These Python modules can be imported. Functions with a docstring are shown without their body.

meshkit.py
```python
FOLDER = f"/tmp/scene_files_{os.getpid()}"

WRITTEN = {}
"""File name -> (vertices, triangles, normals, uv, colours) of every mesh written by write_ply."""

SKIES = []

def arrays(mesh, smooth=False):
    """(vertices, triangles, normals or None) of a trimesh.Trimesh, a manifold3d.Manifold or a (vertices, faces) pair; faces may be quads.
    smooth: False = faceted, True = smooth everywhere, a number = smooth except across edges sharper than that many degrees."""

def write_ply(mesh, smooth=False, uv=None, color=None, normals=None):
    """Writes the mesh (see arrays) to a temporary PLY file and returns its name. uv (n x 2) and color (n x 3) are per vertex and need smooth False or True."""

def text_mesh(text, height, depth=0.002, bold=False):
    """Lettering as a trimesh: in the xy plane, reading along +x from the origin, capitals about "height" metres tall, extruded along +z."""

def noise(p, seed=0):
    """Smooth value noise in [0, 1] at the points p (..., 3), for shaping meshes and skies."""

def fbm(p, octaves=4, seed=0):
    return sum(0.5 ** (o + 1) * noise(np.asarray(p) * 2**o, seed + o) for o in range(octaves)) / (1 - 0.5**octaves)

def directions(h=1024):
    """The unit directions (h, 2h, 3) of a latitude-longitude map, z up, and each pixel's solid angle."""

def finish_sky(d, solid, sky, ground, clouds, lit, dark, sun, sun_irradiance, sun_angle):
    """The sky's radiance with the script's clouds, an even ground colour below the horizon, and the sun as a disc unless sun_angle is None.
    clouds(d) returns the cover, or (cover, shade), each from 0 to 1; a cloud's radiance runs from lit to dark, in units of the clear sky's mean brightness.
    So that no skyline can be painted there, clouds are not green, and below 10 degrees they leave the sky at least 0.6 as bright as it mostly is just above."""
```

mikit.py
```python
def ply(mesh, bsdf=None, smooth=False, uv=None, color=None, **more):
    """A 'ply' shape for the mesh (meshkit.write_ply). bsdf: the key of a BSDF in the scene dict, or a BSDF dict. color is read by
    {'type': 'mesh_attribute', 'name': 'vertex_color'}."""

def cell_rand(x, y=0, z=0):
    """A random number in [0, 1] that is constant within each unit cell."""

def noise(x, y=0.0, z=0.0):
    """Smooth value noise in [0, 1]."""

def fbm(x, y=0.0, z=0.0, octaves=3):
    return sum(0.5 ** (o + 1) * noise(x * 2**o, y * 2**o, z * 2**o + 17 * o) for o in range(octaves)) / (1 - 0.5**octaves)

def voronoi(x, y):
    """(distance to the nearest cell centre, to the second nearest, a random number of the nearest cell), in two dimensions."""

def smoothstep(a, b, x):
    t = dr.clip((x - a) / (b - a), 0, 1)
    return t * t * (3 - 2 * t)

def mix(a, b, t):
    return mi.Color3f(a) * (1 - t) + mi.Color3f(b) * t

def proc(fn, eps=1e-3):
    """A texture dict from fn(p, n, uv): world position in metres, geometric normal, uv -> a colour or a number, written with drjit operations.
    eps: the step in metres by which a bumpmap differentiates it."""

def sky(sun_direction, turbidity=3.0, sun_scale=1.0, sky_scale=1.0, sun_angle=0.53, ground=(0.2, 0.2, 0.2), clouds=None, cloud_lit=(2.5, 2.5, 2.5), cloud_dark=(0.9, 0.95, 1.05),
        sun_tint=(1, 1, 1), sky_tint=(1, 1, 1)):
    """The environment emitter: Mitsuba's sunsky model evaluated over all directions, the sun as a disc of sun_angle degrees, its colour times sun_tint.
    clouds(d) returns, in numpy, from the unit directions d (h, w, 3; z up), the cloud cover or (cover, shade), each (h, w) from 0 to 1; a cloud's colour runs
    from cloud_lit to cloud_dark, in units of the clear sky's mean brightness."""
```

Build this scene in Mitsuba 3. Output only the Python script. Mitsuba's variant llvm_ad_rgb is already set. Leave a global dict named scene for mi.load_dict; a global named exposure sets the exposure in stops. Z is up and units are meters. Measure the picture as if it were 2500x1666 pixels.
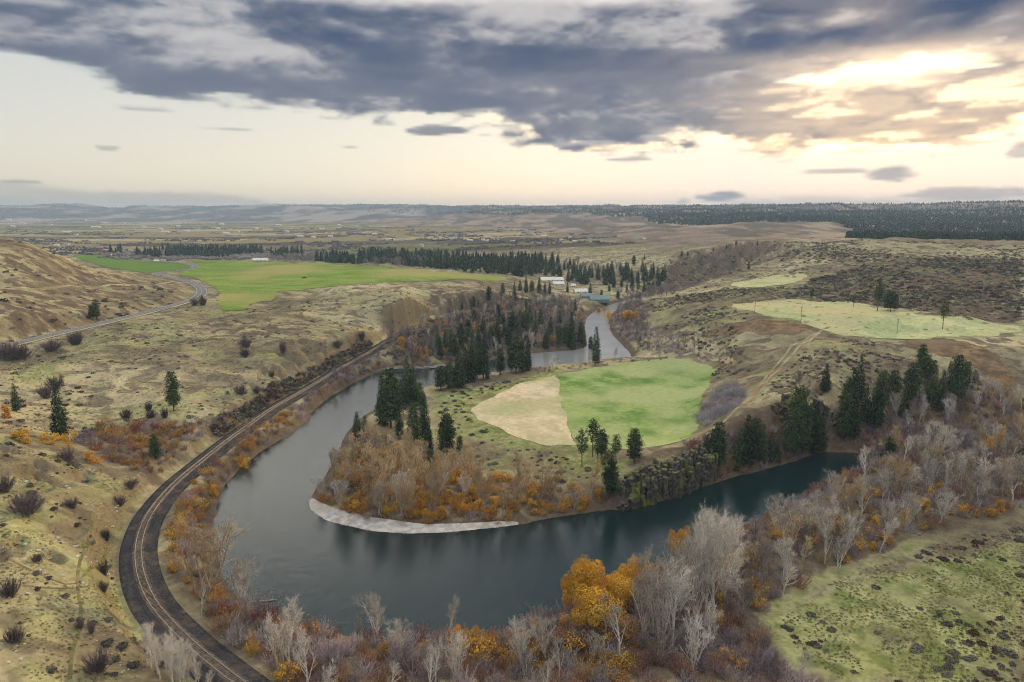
import math, random
import numpy as np, trimesh, mitsuba as mi, drjit as dr, mikit, meshkit
from scipy.interpolate import RBFInterpolator
from scipy.spatial import Delaunay
from mikit import noise, fbm, voronoi, cell_rand, smoothstep, mix, proc

T = mi.ScalarTransform4f
scene, labels = {}, {}
rng = np.random.default_rng(7)
# ---------------------------------------------------------------- camera, sky, exposure
EYE = 92.0
PITCH = math.radians(10.51)
scene['camera'] = {'type': 'perspective', 'fov': 73.0, 'fov_axis': 'x', 'near_clip': 1.0, 'far_clip': 40000.0,
                   'to_world': T().look_at([0, 0, EYE], [0, math.cos(PITCH), EYE - math.sin(PITCH)], [0, 0, 1])}
exposure = 1.3


def sst(a, b, x):
    t = np.clip((x - a) / (b - a), 0, 1)
    return t * t * (3 - 2 * t)


# the deck's lower rim: azimuth (degrees right of +y), elevation
RIM = np.array([(-180, 15), (-60, 15), (-40, 12.2), (-34.8, 10.8), (-30.9, 9.7), (-27.7, 8.1), (-23.6, 7.4), (-17.6, 7.7), (-13, 7.5), (-10.2, 6.9), (-7.8, 7.9), (-4.4, 7.4), (0.8, 6.1), (4.3, 5.2), (10.5, 4.9), (14.4, 5.4), (17, 5.4), (19.2, 4.6), (26.6, 4.2), (31.9, 4.5), (35.4, 5.6), (45, 8), (70, 13), (180, 15)])
# bellies (+) and bright rolls (-) of the deck: azimuth, elevation, half sizes, strength
ROLLS = [(-28, 10.2, 5, .9, .24), (-21.5, 8.9, 6, 1.0, .30), (-7.7, 9.3, 7, .9, .22), (5.5, 11.0, 7, 1.5, .32), (12.6, 9.5, 5, 1.4, .32), (20.3, 7.0, 2.6, .9, .34), (25.8, 14.0, 5, 1.2, .30), (33, 13.6, 5, 1.4, .5), (-32, 13.6, 4, 1.3, .22), (-15, 14.0, 8, 1.5, .22), (-10, 11.6, 6, 1.1, .12),
         (-33.4, 11.3, 2.5, .6, -.34), (-30, 11.5, 1.2, .5, -.25), (-18.5, 11.6, 6, .7, -.20), (-.9, 14.9, 5, .9, -.34), (9.1, 14.3, 4, 1.0, -.26), (14, 14.6, 2.5, 1.0, -.34), (-25, 12.4, 4, .7, -.2), (.5, 9.6, 4, .7, -.22), (11, 7.9, 5, .8, -.20), (3, 7.6, 5, .6, -.1), (-12.5, 7.5, 5, .5, -.35), (5, 5.7, 5, .5, -.25), (13, 6.0, 4, .5, -.25), (23, 10.8, 3, 1.0, -.25)]
PUFFS = [(-6.1, 6.3, 2.6, .38, .85), (-12.7, 5.0, .9, .18, .6), (28.2, 2.6, 1.8, .6, .9), (24.6, 2.95, 2.4, .2, .7), (16.3, 1.15, 2.0, .42, .95), (13.6, .75, .9, .4, .85), (9.6, 4.1, 2.0, .22, .7), (-34.9, 2.0, 1.2, .15, .6), (-29.4, 4.4, .8, .15, .4), (-27, 7.2, 2.4, .35, .5), (-22, 6.0, 2.2, .2, .5), (35.6, 3.9, 1.0, .6, .7), (33, 1.2, 3.5, .45, .8), (27, 4.3, 3, .22, .5)]


def clouds(d):
    """A broken evening deck over the valley: cover and shade per direction."""
    az = np.degrees(np.arctan2(d[..., 0], d[..., 1]))
    el = np.degrees(np.arcsin(np.clip(d[..., 2], -1, 1)))
    k = 1.0 / (np.maximum(d[..., 2], 0) + 0.10)  # noise lies on a flat deck, so that it foreshortens towards the horizon
    u, v = d[..., 0] * k, d[..., 1] * k
    P = np.stack([u, v, np.zeros_like(u)], -1)
    w = meshkit.fbm(P * 1.3, 3, 31) - 0.5
    Q = P + np.stack([w, meshkit.fbm(P * 1.3, 3, 37) - 0.5, 0 * w], -1) * 0.6
    big = meshkit.fbm(Q * 1.7, 4, 11) - 0.5
    fine = meshkit.fbm(Q * np.array([6.0, 8.0, 1]), 5, 12) - 0.5
    S = np.stack([az / 5.5 + 1.6 * w, el / 1.5 + 1.6 * big, 0 * az], -1)
    soft = meshkit.fbm(S, 6, 14) - 0.5
    wisp = meshkit.fbm(np.stack([az / 3.2 + 2.5 * soft, el / .55 + 1.5 * w, 0 * az], -1), 5, 15) - 0.5
    edge = np.interp(az, RIM[:, 0], RIM[:, 1])
    bl = 1 - np.abs(2 * meshkit.fbm(np.stack([az / 2.6 + 2.2 * w + soft, el / 1.05 + 1.2 * soft, 0 * az + 4], -1), 5, 16) - 1) * 2.2  # billows
    bl = np.clip(bl, -.6, 1) - .45
    deck = sst(-0.35, 0.75, el - edge + 2.6 * soft + 1.6 * wisp + .8 * bl + .5 * fine)
    right = sst(12, 24, az) * sst(75, 45, az)
    hole = sst(0.06, 0.26, big + 0.5 * fine + .3 * soft) * sst(14.0, 20, el)
    streak = sst(.03, .2, wisp + .5 * soft) * right * sst(10.5, 8.0, el)
    cover = deck * (1 - .7 * hole) * (1 - .42 * streak) * (.93 + .25 * soft)
    for a, e, ra, re, c in PUFFS:
        q = ((az - a) / ra) ** 2 + ((el - e) / (re * np.where(el < e, .7, 1.2))) ** 2
        cover = np.maximum(cover, c * sst(0.0, 0.9, 1.15 - q + 1.6 * soft + 1.8 * wisp + .5 * fine))
    bank = np.interp(az, [-60, -37, -30, -22, -15, 12, 16, 22, 30, 37, 60], [2.2, 1.9, 1.4, 1.15, 0.2, 0, 0.85, 1.0, 0.7, 1.2, 1.4])
    cover = np.maximum(cover, .38 * sst(-.2, .25, bank - el + .8 * soft + .8 * wisp) * (bank > .05))
    shade = 0.87 + .40 * big + .9 * soft + .45 * wisp + .35 * fine - .26 * bl
    for a, e, ra, re, c in ROLLS:
        shade = shade + c * np.exp(-((az - a + 6 * w) / ra) ** 2 - ((el - e + 1.5 * soft) / re) ** 2)
    gap = sst(14.8, 17.5, el + 2 * soft) * sst(2, -2, el + 3 * soft - np.interp(az, [-40, -20, 0, 12, 20], [28, 27.5, 23, 21, 20])) * sst(-48, -36, az) * sst(21, 13, az + 8 * w)
    sun = np.exp(-((az - 29) / 7.0) ** 2 - ((el - 9.6 + 1.2 * soft) / 1.5) ** 2)
    shade = shade - .9 * gap + .1 * sst(22, 26, el) - .22 * sun + .30 * right * sst(12, 9, el) * sst(3.5, 4.6, el) + .22 * sst(36, 46, np.abs(az))
    shade = shade - 1.05 * sst(33, 50, el)  # overhead the deck is thin and lets the daylight through
    shade = np.where(el < 4.2, .84 + .3 * soft + .2 * wisp, np.where(el > 24, np.clip(shade, 0, 1), .85 + .11 * np.tanh((shade - .73) / .24) + .09 * (shade - .73) - .16 * sun + .085 * right * sst(12, 9, el)))
    cover = cover * (1 - gap) + .85 * gap
    cover = cover * (1 - .7 * np.clip(sun * (.35 + 2.6 * soft + 1.2 * wisp), 0, 1)) * (1 - np.clip(.17 + .45 * wisp + .3 * soft, .02, .36) * right * sst(12.5, 9, el))
    cap = .935 + .05 * sst(9.0, 13.5, el)
    shade = np.where((el < 24) & (el > 4.2), cap - .025 * np.log1p(np.exp((cap - shade) / .025)), shade)
    shade = shade * (1 - gap) + .06 * gap
    core = sst(1.15, .35, np.hypot((az - 27.6) / 5.2, (el - 9.95 - .10 * (az - 28.3)) / .95) + 2.2 * soft + 1.6 * wisp)
    cover = cover * (1 - .93 * np.maximum(core, sst(.95, .5, np.hypot((az - 28.8) / 1.5, el - 9.95 + .4 * wisp))))
    # a thin even veil over the bright part of the horizon
    veil = (.38 + .44 * sst(-8, 20, az)) * sst(-62, -46, az) * sst(62, 46, az) * sst(.4, -.6, el - edge + 1.5 * soft)
    both = 1 - (1 - cover) * (1 - veil)
    shade = (cover * shade + (1 - cover) * veil * .49) / np.maximum(both, 1e-6)
    cover = np.where(np.hypot(az - 28.6, (el - 9.95) * 1.5) < 2.2, cover, both)
    return np.clip(cover, 0, 1), np.clip(shade, 0, 1)


SUN = np.radians([28.8, 9.95])
scene['sky'] = mikit.sky((math.sin(SUN[0]) * math.cos(SUN[1]), math.cos(SUN[0]) * math.cos(SUN[1]), math.sin(SUN[1])), turbidity=2.3, sun_scale=1.7, sun_angle=0.8, sun_tint=(0.85, 0.95, 1.1), sky_scale=2.85,
                         clouds=clouds, cloud_lit=(5.7, 5.2, 4.55), cloud_dark=(0.07, 0.19, 0.47), sky_tint=(1.18, 0.965, 0.91))


# ---------------------------------------------------------------- the air over the valley
scene['air'] = {'type': 'homogeneous', 'albedo': {'type': 'rgb', 'value': [.46, .66, 1.0]}, 'sigma_t': 1.1e-4}
scene['haze'] = {'type': 'cube', 'to_world': T().translate([0, 0, 116]).scale([9300, 9300, 120]), 'bsdf': {'type': 'null'}, 'interior': {'type': 'ref', 'id': 'air'}}
labels['haze'] = {'label': 'thin blue evening haze filling the valley', 'kind': 'stuff'}
scene['camera']['medium'] = {'type': 'ref', 'id': 'air'}
# ---------------------------------------------------------------- the lie of the land (metres; +y ahead, +z up, the river at 0)
CTRL = [[np.float64(-82.1),np.float64(99.1),18],[np.float64(-73.6),np.float64(107.1),12],[np.float64(-66.4),np.float64(122.5),7],[np.float64(-52.7),np.float64(120.0),5],[np.float64(-110.1),np.float64(138.3),22],[np.float64(-104.4),np.float64(158.1),12],[np.float64(-94.6),np.float64(116.6),20],[np.float64(-86.7),np.float64(128.8),12.5],[np.float64(-113.3),np.float64(193.4),8],[np.float64(-117.6),np.float64(163.5),21],[np.float64(-149.9),np.float64(194.1),28],[np.float64(-135.0),np.float64(203.2),18],[np.float64(-112.9),np.float64(204.1),8],[np.float64(-167.4),np.float64(238.1),20],[np.float64(-133.6),np.float64(263.8),14],[np.float64(-147.1),np.float64(250.4),12],[np.float64(-196.7),np.float64(312.5),20.5],[np.float64(-201.6),np.float64(289.5),20],[np.float64(-245.5),np.float64(324.0),20],[np.float64(-160.8),np.float64(321.3),18.5],[np.float64(-162.7),np.float64(286.2),17],[np.float64(-159.3),np.float64(367.4),20],[np.float64(-157.3),np.float64(428.2),22],[np.float64(-155.1),np.float64(513.7),24.5],[np.float64(-145.6),np.float64(613.2),27],[np.float64(-214.4),np.float64(503.3),22],[np.float64(-187.3),np.float64(551.9),23],[np.float64(-153.4),np.float64(646.6),25.5],[np.float64(-84.2),np.float64(647.0),27.5],[np.float64(-100.3),np.float64(340.9),14],[np.float64(-123.4),np.float64(332.2),16],[np.float64(-112.8),np.float64(301.4),11],[np.float64(-98.6),np.float64(387.9),16],[np.float64(-89.5),np.float64(429.5),19],[np.float64(-90.3),np.float64(406.6),11],[np.float64(-260.9),np.float64(660.4),22],[np.float64(-300.9),np.float64(1007.7),20],[np.float64(-486.0),np.float64(1068.4),19],[np.float64(1.7),np.float64(771.0),20],[np.float64(-90.4),np.float64(815.2),21],[np.float64(-727.8),np.float64(1191.6),18],[np.float64(-153.5),np.float64(884.6),20.5],[np.float64(-76.2),np.float64(531.9),25.5],[np.float64(-88.0),np.float64(502.3),26],[np.float64(-63.7),np.float64(568.7),10],[np.float64(-87.1),np.float64(493.1),5],[np.float64(32.4),np.float64(695.8),5],[np.float64(56.7),np.float64(870.2),8],[np.float64(74.1),np.float64(765.3),7],[np.float64(81.9),np.float64(705.8),6],[np.float64(-53.6),np.float64(1118.4),10],[np.float64(-523.8),np.float64(1336.5),9],[np.float64(-214.2),np.float64(1237.3),9],[np.float64(9.1),np.float64(610.3),4],[np.float64(-25.3),np.float64(517.8),4],[np.float64(40.8),np.float64(517.8),4],[np.float64(-67.7),np.float64(467.2),3.5],[np.float64(25.0),np.float64(373.8),4],[np.float64(21.6),np.float64(266.9),4],[np.float64(64.0),np.float64(260.9),4.2],[np.float64(10.9),np.float64(223.1),3],[np.float64(-31.2),np.float64(269.4),3.2],[np.float64(-41.2),np.float64(224.3),2.5],[np.float64(60.0),np.float64(382.4),4.5],[np.float64(96.4),np.float64(351.9),4.5],[np.float64(78.4),np.float64(283.0),4.5],[np.float64(112.3),np.float64(375.9),6],[np.float64(53.1),np.float64(297.7),4],[np.float64(-14.9),np.float64(299.0),3.6],[np.float64(31.5),np.float64(234.5),5],[np.float64(176.7),np.float64(388.4),26],[np.float64(207.0),np.float64(358.3),26],[np.float64(278.7),np.float64(375.3),27],[np.float64(225.6),np.float64(333.7),24],[np.float64(149.4),np.float64(277.8),8],[np.float64(152.8),np.float64(305.7),18],[np.float64(178.3),np.float64(297.7),14],[np.float64(219.7),np.float64(301.5),13],[np.float64(157.0),np.float64(512.5),24],[np.float64(178.4),np.float64(403.7),26],[np.float64(103.1),np.float64(515.8),6],[np.float64(120.7),np.float64(405.0),6],[np.float64(116.5),np.float64(430.8),16],[np.float64(126.7),np.float64(377.7),18],[np.float64(130.0),np.float64(352.5),16],[np.float64(126.2),np.float64(547.9),20],[np.float64(113.7),np.float64(572.1),15],[np.float64(138.0),np.float64(430.5),23],[np.float64(205.4),np.float64(771.0),20],[np.float64(192.1),np.float64(888.8),9],[np.float64(126.7),np.float64(733.1),5],[np.float64(-42.6),np.float64(128.3),4],[np.float64(-15.6),np.float64(126.8),4],[np.float64(11.5),np.float64(134.3),4],[np.float64(31.6),np.float64(141.7),4.5],[np.float64(64.4),np.float64(150.9),4.5],[np.float64(96.3),np.float64(172.9),4.5],[np.float64(127.6),np.float64(159.4),5.5],[np.float64(94.8),np.float64(114.5),6.5],[np.float64(59.0),np.float64(115.8),5.5],[np.float64(26.5),np.float64(116.5),5],[np.float64(-14.5),np.float64(116.5),5],[np.float64(162.7),np.float64(218.1),5],[np.float64(173.2),np.float64(257.8),7],[np.float64(199.8),np.float64(259.5),10],[np.float64(-31.1),np.float64(117.5),5],[np.float64(-44.3),np.float64(120.0),5],[np.float64(-414.4),np.float64(566.0),np.float64(72.62)],[np.float64(-400.3),np.float64(575.3),np.float64(68.39)],[np.float64(-391.1),np.float64(603.6),np.float64(56.39)],[np.float64(-372.9),np.float64(640.9),np.float64(38.19)],[np.float64(-353.5),np.float64(679.8),np.float64(28.51)],[np.float64(-341.3),np.float64(689.3),np.float64(25.02)],[np.float64(-370.0),np.float64(502.2),np.float64(57.69)],[np.float64(-333.0),np.float64(448.9),np.float64(44.42)],[np.float64(-292.3),np.float64(391.3),np.float64(35.58)],[np.float64(-338.5),np.float64(499.9),np.float64(45.32)],[np.float64(-325.5),np.float64(528.6),np.float64(35.96)],[np.float64(-288.7),np.float64(466.6),np.float64(30.68)],[np.float64(-297.7),np.float64(537.4),np.float64(28.23)],[np.float64(-314.5),np.float64(618.8),np.float64(28.37)],[np.float64(83.9),np.float64(1085.9),np.float64(24.56)],[np.float64(-20.8),np.float64(1257.6),np.float64(17.81)],[np.float64(172.0),np.float64(1004.9),np.float64(26.47)],[np.float64(217.1),np.float64(904.9),np.float64(35.8)],[np.float64(182.7),np.float64(1309.4),np.float64(22.88)],[np.float64(116.5),np.float64(1513.4),np.float64(26.16)],[np.float64(-188.7),np.float64(1715.2),np.float64(17.39)],[np.float64(-599.4),np.float64(2020.1),np.float64(16.59)],[np.float64(-1323.0),np.float64(2426.9),np.float64(16.35)],[np.float64(31.0),np.float64(2123.6),np.float64(25.8)],[np.float64(-1196.5),np.float64(3342.7),np.float64(18.59)],[np.float64(-2333.8),np.float64(3851.3),np.float64(19.21)],[np.float64(-573.9),np.float64(3344.6),np.float64(28.79)],[np.float64(41.4),np.float64(2837.8),np.float64(38.37)],[np.float64(345.9),np.float64(1719.1),np.float64(38.41)],[np.float64(468.0),np.float64(2331.1),np.float64(47.94)],[np.float64(346.3),np.float64(1311.6),np.float64(34.94)],[np.float64(745.1),np.float64(1927.4),np.float64(65.0)],[np.float64(864.6),np.float64(1928.7),np.float64(72.05)],[np.float64(493.9),np.float64(1517.7),np.float64(49.35)],[np.float64(900.0),np.float64(1874.6),np.float64(54.28)],[np.float64(824.1),np.float64(1515.4),np.float64(37.3)],[np.float64(1008.8),np.float64(1722.0),np.float64(54.18)],[np.float64(965.6),np.float64(1515.4),np.float64(37.3)],[np.float64(1042.3),np.float64(3559.7),np.float64(92.05)],[np.float64(1501.6),np.float64(3357.5),np.float64(98.17)],[np.float64(1829.6),np.float64(3205.6),np.float64(101.79)],[np.float64(2219.8),np.float64(3053.6),np.float64(105.03)],[np.float64(1287.4),np.float64(2027.0),np.float64(53.69)],[np.float64(1035.9),np.float64(1414.1),np.float64(39.21)],[np.float64(1294.8),np.float64(2539.5),np.float64(75.03)],[np.float64(1701.9),np.float64(2336.3),np.float64(76.39)],[np.float64(-1.4),np.float64(4576.8),np.float64(92.07)],[np.float64(334.0),np.float64(4373.4),np.float64(92.06)],[np.float64(744.4),np.float64(3966.1),np.float64(89.65)],[np.float64(48.8),np.float64(3350.3),np.float64(59.4)],[np.float64(393.6),np.float64(2842.6),np.float64(64.34)],[np.float64(634.2),np.float64(2742.7),np.float64(73.67)],[np.float64(-5549.5),np.float64(7640.0),np.float64(157.04)],[np.float64(-5125.0),np.float64(7640.9),np.float64(161.68)],[np.float64(-4724.1),np.float64(7642.6),np.float64(170.95)],[np.float64(-4134.4),np.float64(7636.6),np.float64(138.49)],[np.float64(-3426.9),np.float64(7634.9),np.float64(129.21)],[np.float64(-2922.3),np.float64(7433.0),np.float64(137.25)],[np.float64(-2474.7),np.float64(7333.6),np.float64(149.99)],[np.float64(-1894.2),np.float64(7024.9),np.float64(130.5)],[np.float64(-1253.0),np.float64(6619.1),np.float64(136.31)],[np.float64(-643.8),np.float64(5902.3),np.float64(110.02)],[np.float64(-3699.7),np.float64(5070.4),np.float64(11.68)],[np.float64(-2590.9),np.float64(4764.6),np.float64(7.78)],[np.float64(-1885.4),np.float64(5275.0),np.float64(18.12)],[np.float64(-1184.0),np.float64(5076.2),np.float64(42.6)],[np.float64(-510.6),np.float64(4672.7),np.float64(60.78)],[np.float64(329.2),np.float64(1009.7),np.float64(52.44)],[np.float64(402.4),np.float64(959.2),np.float64(54.42)],[np.float64(522.7),np.float64(909.1),np.float64(58.06)],[np.float64(591.9),np.float64(807.1),np.float64(56.89)],[np.float64(223.6),np.float64(619.1),np.float64(30.28)],[np.float64(275.3),np.float64(650.6),np.float64(35.34)],[np.float64(278.8),np.float64(477.7),np.float64(35.31)],[np.float64(295.2),np.float64(395.3),np.float64(29.92)],[np.float64(386.2),np.float64(601.2),np.float64(43.4)],[np.float64(318.5),np.float64(703.0),np.float64(43.96)],[np.float64(227.5),np.float64(497.0),np.float64(29.86)],[np.float64(255.6),np.float64(435.8),np.float64(29.15)],[np.float64(289.0),np.float64(389.8),np.float64(27.77)],[np.float64(247.8),np.float64(853.7),np.float64(33.67)],[np.float64(183.7),np.float64(577.9),np.float64(27.09)],[np.float64(121.5),np.float64(311.8),np.float64(18.59)],[np.float64(98.5),np.float64(273.8),np.float64(16.58)],[np.float64(89.9),np.float64(263.5),np.float64(15.87)],[np.float64(74.3),np.float64(244.8),np.float64(13.79)],[np.float64(63.7),np.float64(234.3),np.float64(11.56)],[np.float64(51.0),np.float64(225.1),np.float64(11.3)],[np.float64(43.9),np.float64(218.7),np.float64(9.8)],[np.float64(115.2),np.float64(263.7),np.float64(22.03)],[np.float64(105.1),np.float64(259.0),np.float64(18.92)],[np.float64(130.0),np.float64(269.5),np.float64(20.49)],[np.float64(111.0),np.float64(252.6),np.float64(17.31)],[np.float64(145.9),np.float64(348.4),np.float64(23.73)],[np.float64(-29.8),np.float64(617.7),np.float64(22.61)],[np.float64(-10.2),np.float64(606.3),np.float64(16.19)],[np.float64(-58.1),np.float64(586.5),np.float64(18.68)],[np.float64(36.0),np.float64(214.1),np.float64(7.31)],[-560,750,20],[-520,830,19],[-420,800,19],[-330,830,19],[-700,900,20],[-800,600,60],[-600,380,70],[-400,250,55],[-250,120,34],[-160,40,30],[0,-150,10],[150,-100,8],[300,0,10],[400,150,14],[450,300,30],[0,30,5],[-60,60,12],[120,60,6],[-5200,7600,150],[5200,4200,120],[0,9500,150],[-3500,9500,170],[4000,9000,150],[2500,1200,90],[2500,2500,130],[-4500,2500,60],[-2500,700,60],[-1500,300,60],[700,250,40],[1200,500,60],[0,-2500,60],[-2500,-1500,80],[2500,-1500,80],[0,-9000,120],[9000,0,120],[-9000,0,120]]
RIVER = [[np.float64(-77.2),np.float64(399.8)],[np.float64(-83.5),np.float64(384.3)],[np.float64(-89.2),np.float64(366.0)],[np.float64(-93.2),np.float64(344.9)],[np.float64(-95.8),np.float64(322.2)],[np.float64(-92.1),np.float64(294.3)],[np.float64(-96.7),np.float64(269.0)],[np.float64(-100.2),np.float64(249.3)],[np.float64(-99.8),np.float64(232.6)],[np.float64(-98.4),np.float64(222.0)],[np.float64(-94.1),np.float64(205.1)],[np.float64(-89.4),np.float64(191.4)],[np.float64(-81.5),np.float64(175.5)],[np.float64(-74.9),np.float64(163.9)],[np.float64(-68.0),np.float64(154.3)],[np.float64(-59.9),np.float64(148.1)],[np.float64(-51.3),np.float64(143.4)],[np.float64(-42.4),np.float64(140.1)],[np.float64(-31.1),np.float64(137.2)],[np.float64(-16.7),np.float64(136.4)],[np.float64(-7.3),np.float64(137.2)],[np.float64(2.3),np.float64(142.0)],[np.float64(12.6),np.float64(147.6)],[np.float64(23.3),np.float64(151.8)],[np.float64(33.2),np.float64(159.7)],[np.float64(45.1),np.float64(173.0)],[np.float64(59.4),np.float64(185.8)],[np.float64(75.2),np.float64(198.8)],[np.float64(91.8),np.float64(210.1)],[np.float64(109.6),np.float64(224.7)],[np.float64(133.1),np.float64(241.2)],[np.float64(159.5),np.float64(247.9)],[np.float64(195.0),np.float64(251.7)],[np.float64(220.8),np.float64(252.7)],[np.float64(234.1),np.float64(269.0)],[np.float64(205.3),np.float64(265.8)],[np.float64(164.7),np.float64(256.6)],[np.float64(142.0),np.float64(256.1)],[np.float64(123.1),np.float64(259.6)],[np.float64(116.5),np.float64(256.1)],[np.float64(95.7),np.float64(241.2)],[np.float64(76.9),np.float64(231.8)],[np.float64(62.8),np.float64(222.0)],[np.float64(55.1),np.float64(214.7)],[np.float64(44.8),np.float64(209.8)],[np.float64(34.9),np.float64(204.5)],[np.float64(29.5),np.float64(205.5)],[np.float64(20.7),np.float64(201.3)],[np.float64(11.1),np.float64(198.2)],[np.float64(1.8),np.float64(194.6)],[np.float64(-12.4),np.float64(191.1)],[np.float64(-27.6),np.float64(189.1)],[np.float64(-39.2),np.float64(189.9)],[np.float64(-49.1),np.float64(194.0)],[np.float64(-58.3),np.float64(198.8)],[np.float64(-64.0),np.float64(206.8)],[np.float64(-65.6),np.float64(213.3)],[np.float64(-65.9),np.float64(225.8)],[np.float64(-66.3),np.float64(243.4)],[np.float64(-68.5),np.float64(267.9)],[np.float64(-70.1),np.float64(288.0)],[np.float64(-67.0),np.float64(314.8)],[np.float64(-59.3),np.float64(330.0)],[np.float64(-50.9),np.float64(346.7)],[np.float64(-38.2),np.float64(353.8)],[np.float64(-29.9),np.float64(365.1)],[np.float64(-13.9),np.float64(382.2)],[np.float64(11.2),np.float64(399.8)],[np.float64(29.8),np.float64(408.0)],[np.float64(56.6),np.float64(424.1)],[np.float64(78.1),np.float64(434.6)],[np.float64(79.3),np.float64(469.5)],[np.float64(77.1),np.float64(512.0)],[np.float64(80.1),np.float64(562.7)],[np.float64(86.7),np.float64(616.1)],[np.float64(106.2),np.float64(673.9)],[np.float64(149.1),np.float64(728.4)],[np.float64(180.3),np.float64(751.1)],[np.float64(216.6),np.float64(809.9)],[np.float64(275.5),np.float64(867.9)],[np.float64(289.1),np.float64(911.4)],[np.float64(233.1),np.float64(894.6)],[np.float64(202.4),np.float64(847.7)],[np.float64(167.6),np.float64(828.4)],[np.float64(142.3),np.float64(767.0)],[np.float64(99.1),np.float64(700.1)],[np.float64(70.5),np.float64(632.4)],[np.float64(59.8),np.float64(574.1)],[np.float64(55.1),np.float64(512.0)],[np.float64(52.2),np.float64(469.5)],[np.float64(36.5),np.float64(460.3)],[np.float64(13.2),np.float64(451.4)],[np.float64(-7.4),np.float64(437.4)],[np.float64(-20.9),np.float64(424.1)],[np.float64(-36.6),np.float64(416.5)],[np.float64(-51.7),np.float64(408.0)],[np.float64(-64.6),np.float64(406.8)]]
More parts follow.
